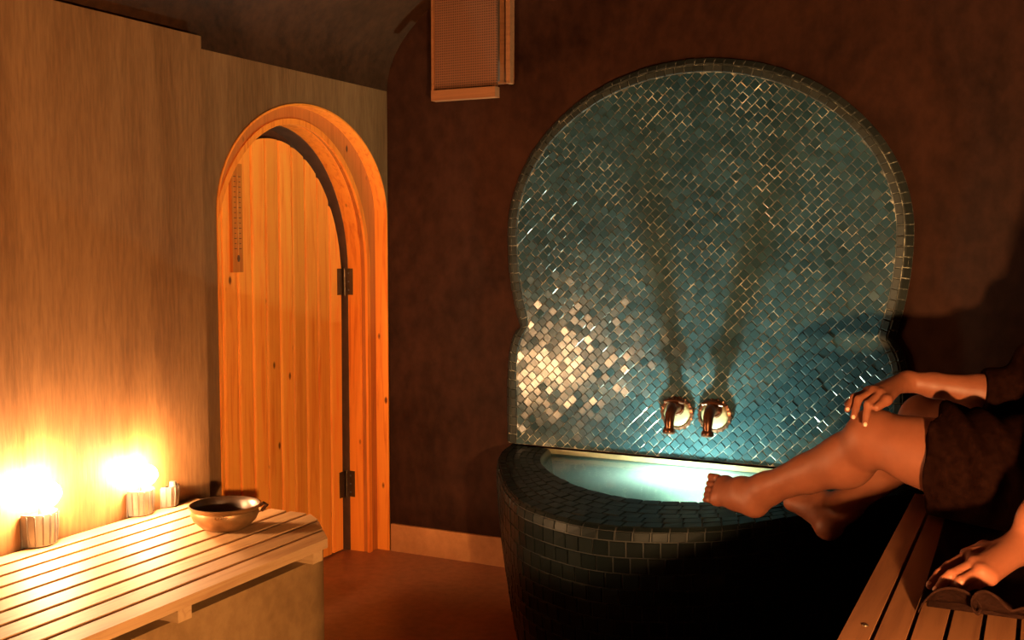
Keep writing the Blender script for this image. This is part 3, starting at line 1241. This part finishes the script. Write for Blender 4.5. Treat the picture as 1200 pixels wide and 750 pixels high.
# two spouts on the panel
def spout(px, py, label):
    p = hit(px, py, 1, PFACE - .006)
    t = thing('water_spout', label, 'spout', (p[0], PFACE - .006, p[2]), 'water spouts on the teal panel')
    # rosette: scalloped disc
    n = 72
    prof = [(0.062, 0.0), (0.062, 0.006), (0.052, 0.012), (0.030, 0.016), (0.0, 0.018)]
    vv, ff = [], []
    for i in range(n):
        a = 2 * math.pi * i / n
        for q, (r, d) in enumerate(prof[:-1]):
            rr_ = r * (0.84 + .02 * math.cos(a * 18) * (q < 2))
            vv.append((rr_ * math.cos(a), -d, rr_ * math.sin(a)))
    k = len(prof) - 1
    for i in range(n):
        j = (i + 1) % n
        for q in range(k - 1):
            ff.append((i * k + q, j * k + q, j * k + q + 1, i * k + q + 1))
    ff.append(tuple(i * k + k - 1 for i in range(n)))
    link('rosette', mesh_of('rosette', vv, ff, True), M['cream'], t)
    # dark toothed rim
    vv, ff = [], []
    for i in range(n):
        a = 2 * math.pi * i / n
        bumpv = 1 + 0.07 * (math.cos(a * 18) > 0.1)
        for r, d in ((0.051, 0.0), (0.060 * bumpv, 0.0), (0.060 * bumpv, 0.010), (0.051, 0.013)):
            vv.append((r * math.cos(a), -d, r * math.sin(a)))
    for i in range(n):
        j = (i + 1) % n
        for q in range(4):
            ff.append((i * 4 + q, j * 4 + q, j * 4 + (q + 1) % 4, i * 4 + (q + 1) % 4))
    link('toothed_rim', mesh_of('toothed_rim', vv, ff), M['bronze'], t)
    # curved spout with collars
    path = [(0, -.008, .022), (0, -.035, .030), (0, -.065, .026), (0, -.088, .006), (0, -.096, -.020), (0, -.098, -.046)]
    tube('pipe', path, [.024, .021, .020, .0185, .0175, .0165], M['bronze'], t, 18)
    tube('collar', [(0, -.008, .022), (0, -.020, .026)], [.032, .028], M['bronze'], t, 18)
    tube('nozzle', [(0, -.097, -.040), (0, -.0975, -.046), (0, -.098, -.056), (0, -.098, -.060)], [.0185, .0225, .0235, .021], M['bronze'], t, 18)
    tube('cross_handle', [(-.038, -.040, .046), (-.012, -.040, .051), (.012, -.040, .051), (.038, -.040, .046)], [.007, .009, .009, .007], M['bronze'], t, 12)
    return t


spout(794, 484, 'dark bronze spout with a cream toothed rosette, farther from the seated person')
spout(838, 487, 'dark bronze spout with a cream toothed rosette, on the seated person\'s side')

# ------------------------------------------------------------------ vent box on the back wall
vb = thing('vent_box', 'wooden vent box with woven front high on the dark wall', 'vent', (0.40, 0, 1.86))
x0, x1, z0, z1 = 0.272, 0.552, 1.900, 2.262
under(box('back_frame', (x0 + .005, -0.018, z0 + .02), (x1 + .035, -0.001, z1 + .02), M['vent_wood'], None, .003), vb)
under(box('gap_shade_block', (x0 + .03, -0.072, z0 + .03), (x1 - .02, -0.018, z1 - .01), M['steel_dark']), vb)  # dark block standing in for the shaded gap behind the front
under(box('woven_front', (x0, -0.084, z0), (x1, -0.072, z1), M['grille'], None, .003), vb)
fr_root = box('front_frame', (x0 - .006, -0.090, z0), (x0 + .006, -0.070, z1), M['vent_wood'], None, .002)
under(fr_root, vb)
under(box('bottom_ledge', (x0 + .004, -0.110, z0 - .042), (x1 + .006, -0.072, z0 - .002), M['vent_wood'], None, .003), vb)
under(box('side_rail', (x1 + .022, -0.050, z0 + .015), (x1 + .040, -0.018, z1 + .02), M['vent_wood'], None, .002), vb)

# ------------------------------------------------------------------ right bench
SZ = 0.68
RX0 = 2.193
RY0, RY1 = -3.45, -1.02
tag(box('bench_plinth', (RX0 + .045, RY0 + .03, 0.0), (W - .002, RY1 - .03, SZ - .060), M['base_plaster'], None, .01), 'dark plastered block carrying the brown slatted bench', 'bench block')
rb = thing('slatted_bench', 'brown slatted bench top on which the person sits', 'bench', (2.5, -2.2, SZ - .06))
rp = 0.0515
nsl = 12
for i in range(nsl):
    xa = RX0 + i * rp
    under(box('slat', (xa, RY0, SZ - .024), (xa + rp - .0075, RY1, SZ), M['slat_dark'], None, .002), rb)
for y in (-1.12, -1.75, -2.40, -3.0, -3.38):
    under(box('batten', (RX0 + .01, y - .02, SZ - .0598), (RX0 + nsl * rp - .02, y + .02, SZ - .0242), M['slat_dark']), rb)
sp_ = hit(1014, 733, 2, SZ)
under(tube('screw', [(sp_[0], sp_[1], SZ - .001), (sp_[0], sp_[1], SZ + .0015)], [.006, .005], M['iron'], None, 10), rb)

# lantern at the near end of this bench (beside the camera, outside the picture): lights door and person
lt = thing('lantern', 'brass lantern standing on the brown slatted bench', 'lantern', (2.64, -3.05, SZ))
lathe('lantern_base', [(0.0, 0.0), (0.07, 0.0), (0.07, 0.012), (0.03, 0.022), (0.022, 0.06), (0.03, 0.075), (0.0, 0.078)], 28, M['candle_glass'], lt)
for k in range(4):
    a = math.pi / 4 + k * math.pi / 2
    tube('post', [(0.06 * math.cos(a), 0.06 * math.sin(a), 0.006), (0.06 * math.cos(a), 0.06 * math.sin(a), 0.30)], [.003, .003], M['candle_glass'], lt, 6)
lathe('lantern_roof', [(0.075, 0.30), (0.07, 0.305), (0.03, 0.345), (0.008, 0.36), (0.0, 0.362)], 28, M['candle_glass'], lt)
me = bpy.data.meshes.new('bulb')
bm = bmesh.new()
bmesh.ops.create_uvsphere(bm, u_segments=18, v_segments=12, radius=0.03)
bm.to_mesh(me)
bm.free()
o = link('bulb', me, M['bulb_key'], lt)
o.location = (0, 0, 0.16)

# ------------------------------------------------------------------ the person: smooth union of tapered limbs


class Field:
    def __init__(self, lo, hi, h):
        self.lo = np.array(lo, float)
        self.h = h
        self.n = np.ceil((np.array(hi) - self.lo) / h).astype(int) + 1
        self.f = np.full(self.n, 0.2, np.float32)

    def block(self, lo, hi):
        a = np.clip(np.floor((np.array(lo) - self.lo) / self.h).astype(int), 0, self.n - 1)
        b = np.clip(np.ceil((np.array(hi) - self.lo) / self.h).astype(int) + 1, 1, self.n)
        ax = [(self.lo[i] + self.h * np.arange(a[i], b[i])).astype(np.float32) for i in range(3)]
        X, Y, Z = np.meshgrid(*ax, indexing='ij')
        return tuple(slice(a[i], b[i]) for i in range(3)), X, Y, Z

    def merge(self, sl, d, k):
        f = self.f[sl]
        if k > 0:
            h = np.clip(0.5 + 0.5 * (f - d) / k, 0, 1)
            self.f[sl] = f * (1 - h) + d * h - k * h * (1 - h)
        else:
            self.f[sl] = np.minimum(f, d)

    def cone(self, a, b, ra, rb, k=0.02, planes=()):
        a, b = np.array(a, float), np.array(b, float)
        m = max(ra, rb) + k + 3 * self.h + .01
        sl, X, Y, Z = self.block(np.minimum(a, b) - m, np.maximum(a, b) + m)
        if X.size == 0:
            return
        ba = b - a
        L = max(1e-9, float(ba @ ba))
        px, py, pz = X - a[0], Y - a[1], Z - a[2]
        t = np.clip((px * ba[0] + py * ba[1] + pz * ba[2]) / L, 0, 1)
        d = np.sqrt((px - t * ba[0]) ** 2 + (py - t * ba[1]) ** 2 + (pz - t * ba[2]) ** 2) - (ra + (rb - ra) * t)
        for q, n in planes:
            d = np.maximum(d, (X - q[0]) * n[0] + (Y - q[1]) * n[1] + (Z - q[2]) * n[2])
        self.merge(sl, d.astype(np.float32), k)

    def chain(self, pts, radii, k=0.02):
        for i in range(len(pts) - 1):
            self.cone(pts[i], pts[i + 1], radii[i], radii[i + 1], k)

    def ell(self, c, r, rot=None, k=0.02):
        c, r = np.array(c, float), np.array(r, float)
        m = max(r) + k + 3 * self.h
        sl, X, Y, Z = self.block(c - m, c + m)
        if X.size == 0:
            return
        p = np.stack([X - c[0], Y - c[1], Z - c[2]], -1)
        if rot is not None:
            p = p @ np.array(rot, np.float32).T
        k0 = np.sqrt(((p / r) ** 2).sum(-1))
        k1 = np.sqrt(((p / r ** 2) ** 2).sum(-1)) + 1e-9
        self.merge(sl, (k0 * (k0 - 1) / k1).astype(np.float32), k)

    def mesh(self, name):
        f, h = self.f, self.h
        ins = f < 0
        n = self.n
        c8 = np.zeros((n[0] - 1, n[1] - 1, n[2] - 1), np.uint8)
        offs = [(i, j, k) for i in (0, 1) for j in (0, 1) for k in (0, 1)]
        for i, j, k in offs:
            c8 += ins[i:n[0] - 1 + i, j:n[1] - 1 + j, k:n[2] - 1 + k]
        act = np.argwhere((c8 > 0) & (c8 < 8))
        val = np.stack([f[act[:, 0] + i, act[:, 1] + j, act[:, 2] + k] for i, j, k in offs], 1)
        o = np.array(offs, float)
        acc = np.zeros((len(act), 3))
        cnt = np.zeros(len(act))
        for p in range(8):
            for q in range(p + 1, 8):
                if np.abs(o[p] - o[q]).sum() != 1:
                    continue
                va, vb_ = val[:, p], val[:, q]
                msk = (va < 0) != (vb_ < 0)
                t = np.where(msk, va / np.where(msk, va - vb_, 1), 0)
                acc += np.where(msk[:, None], o[p] + (o[q] - o[p]) * t[:, None], 0)
                cnt += msk
        verts = self.lo + h * (act + acc / cnt[:, None])
        idx = np.full(c8.shape, -1, np.int32)
        idx[act[:, 0], act[:, 1], act[:, 2]] = np.arange(len(act))
        quads = []
        for ax in range(3):
            u, v = (ax + 1) % 3, (ax + 2) % 3
            s0 = [slice(None)] * 3
            s1 = [slice(None)] * 3
            s0[ax], s1[ax] = slice(0, -1), slice(1, None)
            e = np.argwhere(ins[tuple(s0)] != ins[tuple(s1)])
            e = e[(e[:, u] > 0) & (e[:, v] > 0) & (e[:, u] < n[u] - 1) & (e[:, v] < n[v] - 1)]
            pos = ins[e[:, 0], e[:, 1], e[:, 2]]
            du, dv = np.eye(3, dtype=int)[u], np.eye(3, dtype=int)[v]
            cs = [e - du - dv, e - dv, e, e - du]
            qd = np.stack([idx[c[:, 0], c[:, 1], c[:, 2]] for c in cs], 1)
            qd = np.where(pos[:, None], qd, qd[:, ::-1])
            quads.append(qd)
        Q = np.concatenate(quads)
        Q = Q[(Q >= 0).all(1)]
        me = bpy.data.meshes.new(name)
        me.vertices.add(len(verts))
        me.vertices.foreach_set('co', verts.astype(np.float32).ravel())
        me.loops.add(Q.size)
        me.loops.foreach_set('vertex_index', Q.ravel().astype(np.int32))
        me.polygons.add(len(Q))
        me.polygons.foreach_set('loop_start', np.arange(0, Q.size, 4, dtype=np.int32))
        me.update(calc_edges=True)
        me.polygons.foreach_set('use_smooth', np.ones(len(Q), bool))
        return me


def lerp(a, b, t):
    return np.array(a) * (1 - t) + np.array(b) * t


# joints
HL, HR = np.array([2.505, -1.285, .785]), np.array([2.525, -1.095, .785])
KL, KR = P(1026, 514, 2.58), P(1086, 494, 2.80)
AL, AR = P(899, 573, 2.87), P(992, 592, 2.99)
SHL, SHR = np.array([2.59, -1.385, 1.17]), np.array([2.62, -1.03, 1.185])
WL = hit(1193, 641, 2, .748)
EL = lerp(WL, SHL, .46) + np.array([.035, -.02, .0])
WR = P(1064, 447, 2.64)
ER = np.array([2.405, -1.02, .935])

F = Field((1.50, -1.95, 0.44), (2.84, -0.62, 1.62), 0.0042)
# legs
for H_, K_, A_ in ((HL, KL, AL), (HR, KR, AR)):
    F.cone(H_, lerp(H_, K_, .45), .100, .094, .03)
    F.cone(lerp(H_, K_, .45), K_, .094, .062, .03)
    F.ell(K_ + np.array([-.006, 0, .006]), (.060, .058, .062), None, .02)
    dn = np.array([.012, .004, -.016])      # calf muscle sits behind the shin
    F.cone(K_, lerp(K_, A_, .30) + dn, .058, .061, .025)
    F.cone(lerp(K_, A_, .30) + dn, lerp(K_, A_, .62) + dn * .5, .061, .046, .03)
    F.cone(lerp(K_, A_, .62) + dn * .5, A_, .046, .035, .02)
    F.cone(K_, A_, .046, .032, .02)
# near thigh pressed against the bench
F.cone(lerp(HL, KL, .25) + np.array([0, 0, -.012]), lerp(HL, KL, .75) + np.array([0, 0, -.012]), .094, .066, .03)


def foot(A_, heel, ball, w, n, tips_px, toe_dep, big_first, k=.014):
    """w: towards the big toe, n: out of the top of the foot."""
    w, n = np.array(w) / np.linalg.norm(w), np.array(n) / np.linalg.norm(n)
    F.cone(A_, heel, .036, .033, .02)
    F.ell(heel, (.034, .034, .034), None, .02)
    mid = lerp(heel, ball, .5)
    F.cone(A_, lerp(A_, ball, .5) + n * .003, .036, .031, .03)
    F.cone(lerp(heel, ball, .35) + n * .010, ball + n * .002, .030, .021, .03)
    F.cone(lerp(A_, ball, .55) + n * .004, ball + w * .016, .029, .020, .025)
    F.cone(heel, ball - w * .026, .029, .017, .025)
    F.cone(mid - w * .008, ball + w * .022, .026, .0195, .022)
    F.cone(ball + w * .022, ball - w * .030, .019, .0155, .015)
    f = (ball - heel) / np.linalg.norm(ball - heel)
    lens = (.076, .071, .065, .058, .050)
    rads = (.0125, .0090, .0085, .0080, .0078)
    posw = (.027, .0075, -.0085, -.0235, -.037)
    for L, r, q in zip(lens, rads, posw):
        root = ball + w * q - n * .003 - f * .004
        kn_ = root + f * L * .55 + n * .006 + w * q * .05
        tip = root + f * L + w * q * .08 - n * .003
        F.chain([root, kn_, tip], [r * 1.05, r * .95, r * .95], .003)


heelL = P(884, 589, 2.90)
ballL = P(846, 575, 3.01)
toc = CAM - ballL
toc /= np.linalg.norm(toc)
fL = (ballL - heelL) / np.linalg.norm(ballL - heelL)
nL = toc - fL * (toc @ fL) + np.array([0, 0, .25])
wL = np.cross(nL, fL)
if wL[2] < 0:
    wL = -wL
foot(AL, heelL, ballL, wL, nL, None, None, True)
heelR = P(971, 616, 3.00)
ballR = P(936, 588, 3.13)
fR = (ballR - heelR) / np.linalg.norm(ballR - heelR)
nR = np.cross(fR, np.array([0.5, 0.6, 0.0]))
if nR[2] < 0:
    nR = -nR
wR = np.cross(nR, fR)
if wR @ np.array([0, -1, 0]) < 0:
    wR = -wR
foot(AR, heelR, ballR, wR, nR, None, None, True)

# trunk, neck, head
mid = (HL + HR) / 2
F.ell(mid + np.array([.02, 0, .012]), (.120, .172, .112), None, .03)
F.cone(mid + np.array([.03, 0, .05]), (2.60, -1.205, 1.02), .115, .105, .04)
F.ell((2.605, -1.205, 1.08), (.098, .145, .135), None, .03)
F.ell((2.535, -1.265, 1.07), (.055, .058, .055), None, .025)
F.ell((2.54, -1.145, 1.07), (.055, .058, .055), None, .025)
F.cone(SHL, SHR, .055, .055, .03)
F.cone((2.62, -1.205, 1.18), (2.655, -1.205, 1.31), .056, .050, .03)
HD = np.array([2.645, -1.205, 1.425])
F.ell(HD + np.array([.012, 0, .03]), (.094, .074, .098), None, .02)
F.ell(HD + np.array([-.028, 0, -.045]), (.055, .054, .062), None, .03)
F.cone(HD + np.array([-.090, 0, .018]), HD + np.array([-.106, 0, -.018]), .008, .013, .010)
F.cone(HD + np.array([-.076, -.022, -.052]), HD + np.array([-.076, .022, -.052]), .008, .008, .006)
F.cone(HD + np.array([-.074, -.04, .038]), HD + np.array([-.074, .04, .038]), .012, .012, .012)
F.ell(HD + np.array([-.066, 0, -.088]), (.020, .022, .018), None, .015)
for s in (-1, 1):
    F.ell(HD + np.array([.018, s * .076, -.002]), (.020, .009, .032), None, .006)
# arms
for S_, E_, W_ in ((SHL, EL, WL), (SHR, ER, WR)):
    F.cone(S_, lerp(S_, E_, .5), .052, .043, .025)
    F.cone(lerp(S_, E_, .5), E_, .043, .038, .02)
    F.cone(E_, lerp(E_, W_, .3), .038, .040, .02)
    F.cone(lerp(E_, W_, .3), lerp(E_, W_, .75), .040, .029, .02)
    F.cone(lerp(E_, W_, .75), W_, .029, .0245, .015)

nails = []


def finger(pts, r0, r1, k=.0035):
    n_ = len(pts)
    F.chain(pts, [r0 + (r1 - r0) * i / (n_ - 1) for i in range(n_)], k)


# left hand flat on the towel, fingers pointing across the slats
KN = [hit(1138, 650, 2, .736), hit(1142, 661, 2, .737), hit(1149, 670, 2, .732), hit(1160, 676, 2, .723)]
MIDS = [hit(1112, 664, 2, .724), hit(1115, 674, 2, .726), hit(1126, 682, 2, .720), hit(1146, 684, 2, .713)]
TIPS = [hit(1090, 686, 2, .702), hit(1099, 691, 2, .702), hit(1118, 690, 2, .7045), hit(1133, 689, 2, .7045)]
for kq in range(4):
    F.cone(WL + np.array([0, 0, -.003]), KN[kq] + np.array([0, 0, -.002]), .0225, .0138, .016)
for a_, b2 in zip(KN[:-1], KN[1:]):
    F.cone(a_, b2, .012, .012, .008)
for kq in range(4):
    d1 = lerp(MIDS[kq], TIPS[kq], .5) + np.array([0, 0, .004])
    finger([KN[kq], MIDS[kq], d1, TIPS[kq]], .0112 - .0008 * (kq == 3), .0078)
    nails.append((TIPS[kq], TIPS[kq] - MIDS[kq]))
th0 = lerp(WL, KN[0], .35)
th1 = th0 + np.array([-.030, .045, -.012])
th2 = th1 + np.array([-.035, .012, -.018])
finger([th0, th1, th2], .0165, .0095, .010)

# right hand laid over the near knee
KNR = [P(1031, 462, 2.545), P(1024, 459, 2.565), P(1019, 459, 2.590), P(1017, 460, 2.615)]
MDR = [P(1017, 474, 2.515), P(1006, 468, 2.540), P(1001, 466, 2.570), P(1002, 466, 2.605)]
TPR = [P(1014, 497, 2.500), P(1000, 489, 2.520), P(993, 480, 2.552), P(993, 474, 2.592)]
for kq in range(4):
    F.cone(WR, KNR[kq], .020, .0125, .012)
for a_, b2 in zip(KNR[:-1], KNR[1:]):
    F.cone(a_, b2, .012, .012, .008)
for kq in range(4):
    finger([KNR[kq], MDR[kq], lerp(MDR[kq], TPR[kq], .55), TPR[kq]], .0105 - .001 * (kq == 3), .0075)
    nails.append((TPR[kq], TPR[kq] - MDR[kq]))
t0 = lerp(WR, KNR[0], .35)
finger([t0, P(1039, 469, 2.52), P(1027, 478, 2.50)], .0155, .0088, .008)

person = thing('person', 'person in a dark brown robe sitting with bare legs and a hand on one knee', 'person', (2.52, -1.2, SZ))
body_me = F.mesh('body')
co = np.empty(len(body_me.vertices) * 3, np.float32)
body_me.vertices.foreach_get('co', co)
co = co.reshape(-1, 3)
on = co[:, 0] > RX0 - .02
co[on, 2] = np.maximum(co[on, 2], SZ + .0105)
body_me.vertices.foreach_set('co', co.ravel())
body_me.update()
under(link('body', body_me, M['skin']), person)

# robe: follows trunk, hips, upper thighs and arms
G = Field((2.10, -1.72, 0.66), (2.85, -0.78, 1.34), 0.0055)
ub = (HL - KL) / np.linalg.norm(HL - KL)
hemL = P(1093, 550, 2.46)
ldir = np.array([-.92, .10, .05])
hp = [(hemL, ldir / np.linalg.norm(ldir))]
F2 = G
G.cone(lerp(HL, KL, -.1), lerp(HL, KL, .9), .128, .112, .03, hp)
G.cone(lerp(HL, KL, -.1) + np.array([0, -.01, -.035]), lerp(HL, KL, .8) + np.array([0, -.01, -.035]), .125, .098, .03, hp)
hemR = P(1150, 480, 2.74)
hq = [(hemR, (KR - HR) / np.linalg.norm(KR - HR))]
G.cone(lerp(HR, KR, -.1), lerp(HR, KR, .9), .126, .112, .03, hq)
G.ell(mid + np.array([.02, 0, .008]), (.138, .195, .122), None, .03)
G.cone(mid + np.array([.03, 0, .05]), (2.60, -1.205, 1.02), .138, .125, .04)
G.ell((2.605, -1.205, 1.08), (.116, .165, .15), None, .03)
G.ell((2.53, -1.205, 1.06), (.068, .125, .070), None, .03)
G.cone(SHL, SHR, .070, .070, .03)
for S_, E_, W_, e in ((SHL, EL, WL, .02), (SHR, ER, WR, .30)):
    G.cone(S_, E_, .072, .060, .03)
    q = lerp(E_, W_, e)
    n_ = (W_ - E_) / np.linalg.norm(W_ - E_)
    G.cone(E_, lerp(E_, W_, e + .25), .060, .055, .03, [(q, n_)])
rob = G.mesh('robe')
# hanging folds
co = np.empty(len(rob.vertices) * 3, np.float32)
no = np.empty(len(rob.vertices) * 3, np.float32)
rob.vertices.foreach_get('co', co)
rob.vertices.foreach_get('normal', no)
co, no = co.reshape(-1, 3), no.reshape(-1, 3)
ph = co[:, 0] * 95 + co[:, 1] * 38 + np.sin(co[:, 2] * 14 + co[:, 1] * 9) * 1.1
amp = .0075 * (0.5 + 0.5 * np.sin(co[:, 2] * 21 + co[:, 0] * 17)) + .003
low = np.clip((co[:, 2] - .692) / .03, 0, 1)
co += no * (np.sin(ph) * amp * low)[:, None]
co[:, 2] = np.maximum(co[:, 2], SZ + .0115)
rob.vertices.foreach_set('co', co.ravel())
rob.update()
under(link('robe', rob, M['robe']), person)

# finger nails
nail_me = bpy.data.meshes.new('nail')
bm = bmesh.new()
bmesh.ops.create_uvsphere(bm, u_segments=10, v_segments=6, radius=1.0)
bm.to_mesh(nail_me)
bm.free()
nail_me.materials.append(M['nail'])
nail_me.polygons.foreach_set('use_smooth', [True] * len(nail_me.polygons))
for q, (tip, d) in enumerate(nails):
    d = Vector(d).normalized()
    up = Vector((0, 0, 1)) if q < 4 else (Vector(CAM) - Vector(tip)).normalized()
    up = (up - d * up.dot(d)).normalized()
    sd = d.cross(up)
    o = bpy.data.objects.new('nail', nail_me)
    COL.objects.link(o)
    p = Vector(tip) + up * .0062 + d * .0022
    o.parent = person
    rot = Matrix((d, sd, up)).transposed().to_4x4()
    o.matrix_parent_inverse = Matrix.Translation(-Vector(person.location))
    o.matrix_basis = Matrix.Translation(p) @ rot @ Matrix.Diagonal((.0056, .0045, .0020, 1))

# hair and eyes
Hh = Field((2.48, -1.34, 1.20), (2.845, -1.07, 1.62), 0.005)
Hh.ell(HD + np.array([.030, 0, .045]), (.098, .086, .100), None, .02)
Hh.cone(HD + np.array([.075, 0, .05]), HD + np.array([.075, 0, -.12]), .062, .045, .03)
Hh.ell(HD + np.array([.115, 0, .03]), (.042, .045, .045), None, .02)
under(link('hair', Hh.mesh('hair'), M['hair']), person)
for s in (-1, 1):
    me = bpy.data.meshes.new('eye')
    bm = bmesh.new()
    bmesh.ops.create_uvsphere(bm, u_segments=12, v_segments=8, radius=.011)
    bm.to_mesh(me)
    bm.free()
    o = link('eye', me, M['eye'])
    o.location = HD + np.array([-.071, s * .031, .016])
    under(o, person)

# ------------------------------------------------------------------ towel on the bench
EDGE_Y = float(hit(1100, 721, 2, SZ + .004)[1])
prof_px = [(1076, 716), (1082, 706), (1095, 694), (1112, 690), (1130, 694), (1144, 704), (1150, 714), (1146, 719), (1140, 712),
           (1138, 701), (1144, 692), (1155, 689), (1167, 695), (1177, 706), (1186, 713), (1200, 711), (1225, 714), (1270, 716)]
prof_w = [hit(px, py, 1, EDGE_Y) for px, py in prof_px]
prof_s = smooth_path([(p[0], max(SZ + .006, p[2])) for p in prof_w], 121)
vv, ff = [], []
nu, nv = 120, 44
xa, xb = prof_s[0][0], 2.80
for layer in (0, 1):
    for i in range(nu + 1):
        u = i / nu
        for j in range(nv + 1):
            v = j / nv
            k = max(0.0, 1 - v * 9.5)
            k = k * k * (3 - 2 * k)
            pr = prof_s[i]
            fx = xa - .012 * v + (prof_s[-1][0] - xa) * u ** (1 + .5 * k)
            x = pr[0] * k + fx * (1 - k)
            fz = SZ + .0062 + .0022 * math.sin(u * 16 + v * 5) ** 2
            z = max(SZ + .006, pr[1]) * k + fz * (1 - k)
            y = EDGE_Y + .012 * math.sin(u * 7) + (-1.27 - EDGE_Y) * v
            vv.append((x, y, z - (0.0045 if layer else 0)))
nn_ = (nu + 1) * (nv + 1)
for i in range(nu):
    for j in range(nv):
        a = i * (nv + 1) + j
        q = (a, a + nv + 1, a + nv + 2, a + 1)
        ff.append(q)
        ff.append(tuple(nn_ + t for t in reversed(q)))
bd = [i * (nv + 1) for i in range(nu + 1)] + [nu * (nv + 1) + j for j in range(1, nv + 1)] + [i * (nv + 1) + nv for i in range(nu - 1, -1, -1)] + [j for j in range(nv - 1, 0, -1)]
for a, c in zip(bd, bd[1:] + bd[:1]):
    ff.append((a, c, nn_ + c, nn_ + a))
# flat dark sheet added underneath to put shade inside the fold mouth
base_i = len(vv)
for x, y in ((xa + .010, EDGE_Y + .05), (prof_s[-1][0], EDGE_Y + .05), (prof_s[-1][0], -1.29), (xa - .010, -1.29)):
    vv += [(x, y, SZ + .0004), (x, y, SZ + .0012)]
b4 = [base_i + 2 * q for q in range(4)]
ff.append(tuple(b4))
ff.append(tuple(q + 1 for q in reversed(b4)))
for q in range(4):
    a, c = b4[q], b4[(q + 1) % 4]
    ff.append((a, c, c + 1, a + 1))
tw = link('towel', mesh_of('towel', vv, ff, True), M['towel'])
tag(tw, 'dark brown towel rumpled on the slatted bench under the flat hand', 'towel')
